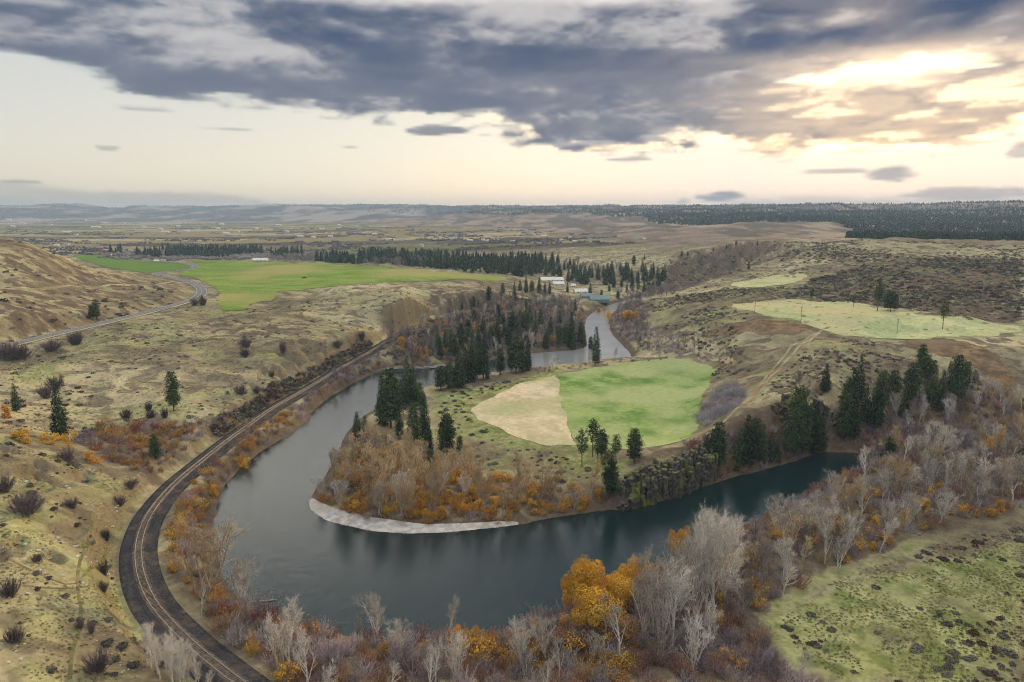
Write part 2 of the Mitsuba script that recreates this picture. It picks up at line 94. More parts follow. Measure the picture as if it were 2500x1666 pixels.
RAIL = [[np.float64(-40.8),np.float64(106.9),6],[np.float64(-50.8),np.float64(115.1),6],[np.float64(-57.4),np.float64(120.3),6],[np.float64(-65.6),np.float64(127.2),6],[np.float64(-74.7),np.float64(135.7),6],[np.float64(-81.9),np.float64(143.3),6],[np.float64(-89.7),np.float64(153.9),6],[np.float64(-96.1),np.float64(164.7),6],[np.float64(-100.6),np.float64(174.4),6],[np.float64(-104.5),np.float64(185.3),6],[np.float64(-106.9),np.float64(195.8),6],[np.float64(-108.9),np.float64(209.3),6],[np.float64(-109.4),np.float64(222.6),6],[np.float64(-109.4),np.float64(239.8),6],[np.float64(-109.2),np.float64(257.1),6],[np.float64(-108.3),np.float64(275.1),6],[np.float64(-107.7),np.float64(297.0),6],[np.float64(-104.8),np.float64(315.3),6],[np.float64(-100.7),np.float64(344.9),6],[np.float64(-96.0),np.float64(385.9),6],[np.float64(-89.8),np.float64(422.0),6],[np.float64(-86.2),np.float64(454.0),6],[np.float64(-79.1),np.float64(503.1),6.5],[np.float64(-62.0),np.float64(552.6),7],[np.float64(-36.9),np.float64(602.9),7],[np.float64(1.4),np.float64(646.9),7]]
ROAD = [[np.float64(-267.0),np.float64(307.7),22],[np.float64(-268.5),np.float64(356.1),22],[np.float64(-267.1),np.float64(388.2),22],[np.float64(-263.4),np.float64(423.2),22],[np.float64(-260.0),np.float64(466.8),22],[np.float64(-258.4),np.float64(498.8),22],[np.float64(-258.5),np.float64(543.3),22],[np.float64(-262.1),np.float64(574.5),22],[np.float64(-278.0),np.float64(619.7),22],[np.float64(-300.5),np.float64(664.3),22],[np.float64(-332.3),np.float64(711.7),21.5],[np.float64(-371.4),np.float64(760.3),21],[np.float64(-403.4),np.float64(795.7),20.7],[np.float64(-428.3),np.float64(826.9),20.5],[np.float64(-423.6),np.float64(857.5),20],[np.float64(-414.2),np.float64(883.9),20],[np.float64(-426.9),np.float64(940.7),19.5],[np.float64(-455.2),np.float64(991.5),19.3],[np.float64(-489.6),np.float64(1026.2),19],[np.float64(-522.3),np.float64(1053.5),18.7],[np.float64(-613.5),np.float64(1118.0),17]]
BANKS = [[np.float64(-46.6),np.float64(194.3),22,0.1],[np.float64(-27.9),np.float64(191.4),20,0.12],[np.float64(-9.9),np.float64(192.8),15,0.15],[np.float64(-61.1),np.float64(206.8),12,0.15],[np.float64(39.5),np.float64(208.4),10,2.6],[np.float64(50.4),np.float64(213.6),10,2.6],[np.float64(63.0),np.float64(223.5),12,2.2],[np.float64(77.7),np.float64(232.6),12,1.3],[np.float64(96.2),np.float64(242.5),18,1.0],[np.float64(113.3),np.float64(255.1),22,1.6],[np.float64(-50.6),np.float64(279.1),40,0.25],[np.float64(77.3),np.float64(440.1),30,0.25],[np.float64(9.8),np.float64(198.8),15,0.25]]
FLAT = [[[np.float64(24.3),np.float64(370.5)],[np.float64(43.1),np.float64(385.5)],[np.float64(65.2),np.float64(399.4)],[np.float64(85.6),np.float64(411.8)],[np.float64(106.8),np.float64(411.8)],[np.float64(118.5),np.float64(397.1)],[np.float64(115.9),np.float64(381.1)],[np.float64(103.5),np.float64(352.7)],[np.float64(90.8),np.float64(322.3)],[np.float64(81.1),np.float64(293.3)],[np.float64(77.2),np.float64(274.6)],[np.float64(71.9),np.float64(264.9)],[np.float64(65.0),np.float64(258.0)],[np.float64(53.5),np.float64(251.4)],[np.float64(43.1),np.float64(248.4)],[np.float64(25.8),np.float64(255.4)],[np.float64(23.3),np.float64(266.0)],[np.float64(23.1),np.float64(286.8)],[np.float64(23.8),np.float64(322.3)]],[[np.float64(24.4),np.float64(371.7)],[np.float64(5.4),np.float64(353.9)],[np.float64(-5.7),np.float64(334.1)],[np.float64(-15.5),np.float64(311.9)],[np.float64(-18.5),np.float64(301.1)],[np.float64(-14.5),np.float64(289.7)],[np.float64(-4.8),np.float64(275.5)],[np.float64(4.0),np.float64(261.5)],[np.float64(13.9),np.float64(253.2)],[np.float64(25.7),np.float64(254.2)],[np.float64(24.3),np.float64(257.3)],[np.float64(23.4),np.float64(266.9)],[np.float64(23.2),np.float64(287.8)],[np.float64(23.8),np.float64(323.4)]],[[np.float64(-215.9),np.float64(506.9)],[np.float64(-235.9),np.float64(552.6)],[np.float64(-263.1),np.float64(620.6)],[np.float64(-289.2),np.float64(665.1)],[np.float64(-318.7),np.float64(716.3)],[np.float64(-354.5),np.float64(765.3)],[np.float64(-398.0),np.float64(821.3)],[np.float64(-401.4),np.float64(858.9)],[np.float64(-413.2),np.float64(922.2)],[np.float64(-444.1),np.float64(978.2)],[np.float64(-480.1),np.float64(1013.3)],[np.float64(-411.2),np.float64(1031.8)],[np.float64(-334.6),np.float64(995.4)],[np.float64(-253.1),np.float64(969.8)],[np.float64(-158.6),np.float64(914.7)],[np.float64(-93.8),np.float64(846.0)],[np.float64(-38.4),np.float64(797.9)],[np.float64(4.0),np.float64(749.9)],[np.float64(-35.2),np.float64(730.3)],[np.float64(-76.1),np.float64(725.6)],[np.float64(-124.7),np.float64(716.3)],[np.float64(-148.0),np.float64(698.4)],[np.float64(-174.7),np.float64(665.1)],[np.float64(-194.9),np.float64(634.8)],[np.float64(-214.2),np.float64(620.6)],[np.float64(-194.8),np.float64(569.7)],[np.float64(-202.7),np.float64(555.4)],[np.float64(-206.1),np.float64(536.5)],[np.float64(-197.6),np.float64(506.9)],[np.float64(-203.6),np.float64(500.0)]],[[np.float64(-791.3),np.float64(1232.9)],[np.float64(-721.9),np.float64(1232.9)],[np.float64(-656.3),np.float64(1183.6)],[np.float64(-565.1),np.float64(1065.9)],[np.float64(-508.1),np.float64(1037.8)],[np.float64(-465.1),np.float64(994.0)],[np.float64(-440.5),np.float64(953.6)],[np.float64(-429.3),np.float64(916.4)],[np.float64(-438.8),np.float64(888.7)],[np.float64(-447.8),np.float64(862.5)],[np.float64(-498.4),np.float64(895.5)],[np.float64(-575.4),np.float64(969.4)]]]
ZONES = [([[np.float64(-410.5),np.float64(560.5)],[np.float64(-391.6),np.float64(604.2)],[np.float64(-353.4),np.float64(607.2)],[np.float64(-323.1),np.float64(652.3)],[np.float64(-263.1),np.float64(564.8)],[np.float64(-260.3),np.float64(502.6)],[np.float64(-266.0),np.float64(427.6)],[np.float64(-270.7),np.float64(359.1)]],0.15,0.55,12),([[np.float64(-95.5),np.float64(300.4)],[np.float64(-97.7),np.float64(277.6)],[np.float64(-99.5),np.float64(252.9)],[np.float64(-99.7),np.float64(238.4)],[np.float64(-99.4),np.float64(222.5)],[np.float64(-96.0),np.float64(206.1)],[np.float64(-90.0),np.float64(188.6)],[np.float64(-83.5),np.float64(174.4)],[np.float64(-75.5),np.float64(160.9)],[np.float64(-67.0),np.float64(148.5)],[np.float64(-59.2),np.float64(139.0)],[np.float64(-69.4),np.float64(140.5)],[np.float64(-84.0),np.float64(155.6)],[np.float64(-95.0),np.float64(173.9)],[np.float64(-101.1),np.float64(190.4)],[np.float64(-105.1),np.float64(210.0)],[np.float64(-106.4),np.float64(227.4)],[np.float64(-105.4),np.float64(247.7)],[np.float64(-104.7),np.float64(277.5)],[np.float64(-101.3),np.float64(307.5)]],0.05,0.62,4),([[np.float64(-254.6),np.float64(336.9)],[np.float64(-259.7),np.float64(396.2)],[np.float64(-253.3),np.float64(454.4)],[np.float64(-254.9),np.float64(532.0)],[np.float64(-195.6),np.float64(500.0)],[np.float64(-164.0),np.float64(543.8)],[np.float64(-122.9),np.float64(596.6)],[np.float64(-69.7),np.float64(626.2)],[np.float64(-63.8),np.float64(569.2)],[np.float64(-91.3),np.float64(482.6)],[np.float64(-94.3),np.float64(437.4)],[np.float64(-107.2),np.float64(364.2)],[np.float64(-114.9),np.float64(306.8)],[np.float64(-119.0),np.float64(260.7)],[np.float64(-132.3),np.float64(244.0)],[np.float64(-146.2),np.float64(227.9)],[np.float64(-160.1),np.float64(207.6)]],0.28,0.1,20),([[np.float64(-189.9),np.float64(485.1)],[np.float64(-159.2),np.float64(527.4)],[np.float64(-126.2),np.float64(476.7)],[np.float64(-139.0),np.float64(376.6)],[np.float64(-160.8),np.float64(360.2)],[np.float64(-199.4),np.float64(419.3)]],0.12,0.42,15),([[np.float64(-193.9),np.float64(295.3)],[np.float64(-206.4),np.float64(339.7)],[np.float64(-193.5),np.float64(356.7)],[np.float64(-175.0),np.float64(361.2)],[np.float64(-156.2),np.float64(336.6)],[np.float64(-147.5),np.float64(305.4)],[np.float64(-152.3),np.float64(276.6)],[np.float64(-174.7),np.float64(275.4)]],0.1,-0.25,9),([[np.float64(-150.6),np.float64(316.9)],[np.float64(-139.1),np.float64(351.2)],[np.float64(-117.7),np.float64(340.4)],[np.float64(-117.3),np.float64(314.2)],[np.float64(-134.9),np.float64(298.6)]],0.1,-0.2,8),([[np.float64(-151.4),np.float64(196.2)],[np.float64(-134.8),np.float64(202.9)],[np.float64(-116.2),np.float64(208.8)],[np.float64(-109.9),np.float64(184.5)],[np.float64(-92.1),np.float64(149.6)],[np.float64(-76.6),np.float64(128.6)],[np.float64(-62.9),np.float64(115.1)],[np.float64(-82.1),np.float64(99.1)]],0.33,0.14,8),([[np.float64(-107.2),np.float64(169.7)],[np.float64(-111.5),np.float64(186.2)],[np.float64(-94.6),np.float64(153.6)],[np.float64(-82.1),np.float64(135.5)],[np.float64(-84.5),np.float64(131.0)],[np.float64(-97.0),np.float64(146.0)]],0.8,-0.15,5),([[np.float64(-148.8),np.float64(218.6)],[np.float64(-158.6),np.float64(256.6)],[np.float64(-128.5),np.float64(260.0)],[np.float64(-117.3),np.float64(264.7)],[np.float64(-116.1),np.float64(225.8)],[np.float64(-116.8),np.float64(211.4)],[np.float64(-129.9),np.float64(209.9)]],0.3,0.62,6),([[np.float64(-119.9),np.float64(259.3)],[np.float64(-117.0),np.float64(291.6)],[np.float64(-114.5),np.float64(330.2)],[np.float64(-104.4),np.float64(390.2)],[np.float64(-94.4),np.float64(452.3)],[np.float64(-89.2),np.float64(425.7)],[np.float64(-97.7),np.float64(392.8)],[np.float64(-102.4),np.float64(350.7)],[np.float64(-109.4),np.float64(301.7)],[np.float64(-111.6),np.float64(263.1)]],0.2,0.75,4),([[np.float64(-37.6),np.float64(328.6)],[np.float64(-21.4),np.float64(341.8)],[np.float64(25.8),np.float64(387.0)],[np.float64(39.0),np.float64(266.1)],[np.float64(39.6),np.float64(227.4)],[np.float64(34.0),np.float64(209.7)],[np.float64(10.3),np.float64(210.9)],[np.float64(-19.5),np.float64(232.7)],[np.float64(-31.2),np.float64(269.5)]],0.8,0.22,6),([[np.float64(-26.1),np.float64(293.0)],[np.float64(-14.5),np.float64(289.8)],[np.float64(12.2),np.float64(253.0)],[np.float64(23.3),np.float64(246.2)],[np.float64(22.0),np.float64(215.5)],[np.float64(3.4),np.float64(219.3)],[np.float64(-18.6),np.float64(241.1)]],0.65,0.36,6),([[np.float64(157.8),np.float64(515.0)],[np.float64(189.1),np.float64(512.1)],[np.float64(231.8),np.float64(506.3)],[np.float64(243.1),np.float64(465.7)],[np.float64(250.6),np.float64(427.3)],[np.float64(278.8),np.float64(408.4)],[np.float64(295.2),np.float64(394.2)],[np.float64(286.7),np.float64(382.1)],[np.float64(278.3),np.float64(377.8)],[np.float64(235.7),np.float64(360.1)],[np.float64(213.4),np.float64(369.5)],[np.float64(190.6),np.float64(366.6)],[np.float64(178.5),np.float64(392.2)],[np.float64(175.3),np.float64(408.7)],[np.float64(162.0),np.float64(452.8)]],0.62,-0.12,6),([[np.float64(201.8),np.float64(662.3)],[np.float64(220.2),np.float64(643.4)],[np.float64(276.7),np.float64(664.2)],[np.float64(264.8),np.float64(615.8)],[np.float64(231.2),np.float64(569.8)],[np.float64(194.4),np.float64(588.6)]],0.45,-0.2,8),([[np.float64(220.6),np.float64(510.1)],[np.float64(220.6),np.float64(534.7)],[np.float64(268.4),np.float64(615.1)],[np.float64(320.9),np.float64(661.6)],[np.float64(399.7),np.float64(691.9)],[np.float64(476.0),np.float64(646.9)],[np.float64(295.9),np.float64(395.2)],[np.float64(267.2),np.float64(410.6)],[np.float64(245.4),np.float64(470.4)]],0.4,0.7,8),([[np.float64(124.4),np.float64(607.8)],[np.float64(163.8),np.float64(612.2)],[np.float64(186.2),np.float64(610.5)],[np.float64(226.5),np.float64(541.2)],[np.float64(220.6),np.float64(510.1)],[np.float64(189.6),np.float64(513.3)],[np.float64(158.6),np.float64(518.0)],[np.float64(144.5),np.float64(538.7)]],0.4,0.62,6),([[np.float64(161.7),np.float64(845.8)],[np.float64(212.8),np.float64(934.8)],[np.float64(284.4),np.float64(983.4)],[np.float64(348.4),np.float64(975.1)],[np.float64(360.9),np.float64(928.5)],[np.float64(308.0),np.float64(939.7)],[np.float64(198.3),np.float64(709.8)],[np.float64(162.4),np.float64(670.9)]],0.1,0.75,10),([[np.float64(114.6),np.float64(596.2)],[np.float64(137.8),np.float64(567.7)],[np.float64(157.8),np.float64(515.0)],[np.float64(162.0),np.float64(452.8)],[np.float64(139.9),np.float64(427.8)],[np.float64(111.9),np.float64(457.6)],[np.float64(101.8),np.float64(526.5)]],0.35,0.2,8),([[np.float64(141.0),np.float64(431.3)],[np.float64(155.5),np.float64(433.9)],[np.float64(169.5),np.float64(427.5)],[np.float64(180.3),np.float64(408.1)],[np.float64(167.6),np.float64(390.0)],[np.float64(152.1),np.float64(408.8)],[np.float64(134.8),np.float64(419.7)]],0,0.8,3),([[np.float64(117.2),np.float64(393.3)],[np.float64(127.4),np.float64(379.8)],[np.float64(153.0),np.float64(360.1)],[np.float64(174.8),np.float64(389.2)],[np.float64(135.1),np.float64(336.8)],[np.float64(112.1),np.float64(307.7)],[np.float64(100.6),np.float64(296.2)],[np.float64(96.7),np.float64(314.9)]],0.1,0.5,6),([[np.float64(177.9),np.float64(390.8)],[np.float64(156.1),np.float64(356.9)],[np.float64(130.2),np.float64(323.9)],[np.float64(104.6),np.float64(281.0)],[np.float64(88.7),np.float64(260.0)],[np.float64(75.6),np.float64(249.2)],[np.float64(63.9),np.float64(235.0)],[np.float64(59.3),np.float64(234.9)],[np.float64(75.5),np.float64(260.0)],[np.float64(97.1),np.float64(291.0)],[np.float64(124.7),np.float64(331.6)],[np.float64(159.7),np.float64(376.2)]],0.35,-0.12,3),([[np.float64(212.5),np.float64(369.9)],[np.float64(228.2),np.float64(366.7)],[np.float64(238.2),np.float64(353.3)],[np.float64(235.9),np.float64(326.6)],[np.float64(230.7),np.float64(308.2)],[np.float64(222.4),np.float64(306.0)],[np.float64(221.5),np.float64(320.2)],[np.float64(217.6),np.float64(331.0)],[np.float64(207.6),np.float64(343.2)]],0,0.9,3),([[np.float64(163.0),np.float64(378.5)],[np.float64(205.7),np.float64(357.9)],[np.float64(205.8),np.float64(340.0)],[np.float64(180.3),np.float64(308.8)],[np.float64(149.1),np.float64(293.4)],[np.float64(141.5),np.float64(312.0)]],0.25,0.12,6),([[np.float64(39.6),np.float64(227.4)],[np.float64(66.5),np.float64(239.0)],[np.float64(88.1),np.float64(258.0)],[np.float64(106.9),np.float64(263.3)],[np.float64(137.1),np.float64(284.1)],[np.float64(147.0),np.float64(277.0)],[np.float64(141.4),np.float64(257.2)],[np.float64(121.7),np.float64(259.1)],[np.float64(81.6),np.float64(235.0)],[np.float64(55.1),np.float64(215.4)],[np.float64(34.8),np.float64(204.8)]],0.2,0.75,4),([[np.float64(147.0),np.float64(277.0)],[np.float64(172.5),np.float64(301.4)],[np.float64(194.6),np.float64(309.4)],[np.float64(228.6),np.float64(299.9)],[np.float64(206.2),np.float64(266.6)],[np.float64(142.8),np.float64(256.7)]],0.05,0.85,8),([[np.float64(-82.5),np.float64(153.5)],[np.float64(-73.1),np.float64(163.0)],[np.float64(-46.7),np.float64(141.6)],[np.float64(-7.1),np.float64(133.0)],[np.float64(11.9),np.float64(140.1)],[np.float64(44.6),np.float64(171.1)],[np.float64(132.4),np.float64(242.8)],[np.float64(180.4),np.float64(232.4)],[np.float64(148.0),np.float64(187.5)],[np.float64(108.8),np.float64(172.3)],[np.float64(91.5),np.float64(163.5)],[np.float64(70.2),np.float64(152.3)],[np.float64(55.8),np.float64(138.3)],[np.float64(54.5),np.float64(125.3)],[np.float64(55.1),np.float64(116.2)],[np.float64(-43.9),np.float64(116.3)],[np.float64(-65.5),np.float64(133.9)]],0.1,0.85,4),([[np.float64(55.8),np.float64(138.3)],[np.float64(70.2),np.float64(152.3)],[np.float64(90.9),np.float64(162.3)],[np.float64(107.0),np.float64(171.2)],[np.float64(148.0),np.float64(187.5)],[np.float64(95.1),np.float64(114.9)],[np.float64(59.0),np.float64(115.9)],[np.float64(55.1),np.float64(126.8)]],0.85,0.06,4),([[np.float64(76.4),np.float64(154.5)],[np.float64(107.8),np.float64(170.6)],[np.float64(147.0),np.float64(186.1)],[np.float64(139.3),np.float64(175.5)],[np.float64(107.8),np.float64(162.9)],[np.float64(80.8),np.float64(150.6)],[np.float64(59.5),np.float64(138.0)],[np.float64(56.7),np.float64(138.3)]],0.15,-0.1,3),([[np.float64(-65.6),np.float64(213.1)],[np.float64(-67.9),np.float64(267.0)],[np.float64(-51.8),np.float64(266.0)],[np.float64(-28.6),np.float64(245.4)],[np.float64(10.7),np.float64(218.7)],[np.float64(31.1),np.float64(208.8)],[np.float64(32.1),np.float64(205.3)],[np.float64(1.8),np.float64(195.6)],[np.float64(-39.5),np.float64(191.2)],[np.float64(-58.8),np.float64(200.7)]],0.05,0.55,3),([[np.float64(-74.6),np.float64(404.4)],[np.float64(-88.4),np.float64(450.1)],[np.float64(-59.1),np.float64(527.0)],[np.float64(-30.1),np.float64(621.9)],[np.float64(56.4),np.float64(723.0)],[np.float64(66.9),np.float64(625.5)],[np.float64(50.8),np.float64(470.5)],[np.float64(-34.2),np.float64(421.0)]],0.1,0.85,8),([[np.float64(-77.3),np.float64(539.4)],[np.float64(-67.0),np.float64(638.5)],[np.float64(-3.1),np.float64(749.1)],[np.float64(34.9),np.float64(754.1)],[np.float64(28.1),np.float64(700.3)],[np.float64(-30.1),np.float64(621.9)],[np.float64(-57.5),np.float64(579.3)]],0.05,0.55,6),([[np.float64(72.5),np.float64(659.6)],[np.float64(122.6),np.float64(735.6)],[np.float64(118.7),np.float64(579.4)],[np.float64(97.8),np.float64(505.4)],[np.float64(80.7),np.float64(478.2)],[np.float64(83.1),np.float64(583.9)]],0.1,0.7,6)]
SHEETS = {'GREEN':[[24.4,371.7],[43.2,386.2],[64.9,397.9],[84.4,406.0],[104.4,402.5],[114.7,384.3],[111.3,366.1],[100.2,341.7],[88.2,313.4],[80.2,290.0],[73.5,261.2],[67.4,248.4],[61.0,242.1],[50.8,238.3],[41.8,240.6],[25.8,255.8],[23.4,267.0],[23.3,288.9],[24.0,324.9]],'STUBBLE':[[24.4,371.7],[5.4,355.3],[-5.8,335.1],[-15.6,312.9],[-18.6,302.1],[-14.6,291.6],[-4.8,278.2],[4.1,264.0],[14.0,254.7],[25.6,253.7],[24.3,257.2],[23.4,267.0],[23.3,288.9],[24.0,324.9]],'LEFT':[[-216.3,507.9],[-232.2,543.8],[-257.9,608.1],[-285.8,657.4],[-319.2,717.4],[-360.2,777.6],[-410.5,846.9],[-409.7,876.5],[-424.3,947.0],[-460.4,1014.0],[-499.5,1054.3],[-441.7,1108.0],[-337.2,1003.1],[-266.3,1020.2],[-169.7,978.4],[-96.2,867.8],[-40.7,846.3],[4.1,768.7],[-34.6,717.8],[-73.8,704.2],[-119.2,684.5],[-132.3,624.3],[-163.2,621.6],[-188.2,612.9],[-207.5,601.2],[-190.7,557.7],[-198.7,544.5],[-203.5,529.7],[-196.9,505.0],[-203.5,499.9]],'FAR_LEFT':[[-798.2,1243.6],[-737.6,1259.8],[-668.4,1205.3],[-570.2,1075.5],[-504.7,1030.7],[-459.4,981.8],[-433.7,939.0],[-420.8,898.2],[-443.7,898.5],[-442.4,852.1],[-506.1,909.4],[-587.0,989.0]],'SCARP':[[211.3,369.0],[227.4,365.4],[238.1,351.3],[235.9,326.6],[231.1,307.4],[221.3,295.7],[220.8,306.5],[220.3,321.6],[213.4,334.6],[203.7,344.0]],'SCARP2':[[140.2,428.8],[154.0,429.6],[168.2,424.0],[177.7,403.4],[166.9,388.1],[152.9,390.3],[146.3,406.7],[134.0,416.9],[115.9,428.5],[128.1,433.4]],'BENCH':[[158.7,513.8],[189.1,512.1],[231.8,506.3],[243.1,465.7],[250.6,427.3],[278.8,408.4],[293.8,394.7],[285.9,383.4],[237.4,362.8],[214.1,370.6],[192.5,370.3],[178.8,393.0],[176.2,411.0],[162.5,454.2]],'UPPER':[[202.1,658.0],[220.2,643.4],[274.6,660.8],[263.6,617.5],[232.2,572.3],[198.6,601.5]],'TRAIL':[[-111.8,173.5],[-105.5,160.7],[-97.8,144.1],[-92.1,134.7],[-85.0,124.6],[-79.7,112.8],[-76.0,106.4]],'TRAIL2':[[-99.6,124.2],[-95.8,128.8],[-91.8,134.5],[-89.3,143.2]],'TRAIL3':[[-253.2,532.0],[-219.5,482.3],[-183.4,425.7]],'TRAIL4':[[-105.1,134.8],[-97.1,133.2],[-92.1,134.7],[-99.6,154.6],[-107.8,173.4]],'BAR':[[np.float64(-66.5),np.float64(214.7)],[np.float64(-61.1),np.float64(208.4)],[np.float64(-55.8),np.float64(203.8)],[np.float64(-50.5),np.float64(200.9)],[np.float64(-41.5),np.float64(196.6)],[np.float64(-28.0),np.float64(192.5)],[np.float64(-15.2),np.float64(193.3)],[np.float64(1.8),np.float64(196.0)],[np.float64(2.0),np.float64(193.1)],[np.float64(-12.3),np.float64(189.6)],[np.float64(-27.4),np.float64(187.4)],[np.float64(-39.5),np.float64(187.9)],[np.float64(-48.6),np.float64(191.9)],[np.float64(-57.9),np.float64(196.6)],[np.float64(-64.5),np.float64(205.8)]],'DIRT':[[102.4,519.2],[97.7,473.2],[100.8,445.9],[106.2,421.3],[113.7,408.7],[119.4,396.4],[118.5,358.5]],'PATH':[[185.7,399.9],[174.8,389.2],[147.1,348.6],[131.5,330.2],[113.4,300.5],[99.9,280.3],[87.5,261.3],[75.6,249.2],[66.9,240.4]],'PATH2':[[174.8,389.2],[163.0,378.5],[137.3,342.7],[125.8,327.6],[108.5,294.6],[92.8,272.5]],'TRACK':[[-332.5,426.4],[-324.6,460.9],[-321.8,492.3],[-326.3,541.0],[-319.8,578.8],[-322.8,635.4],[-320.1,654.7]]}
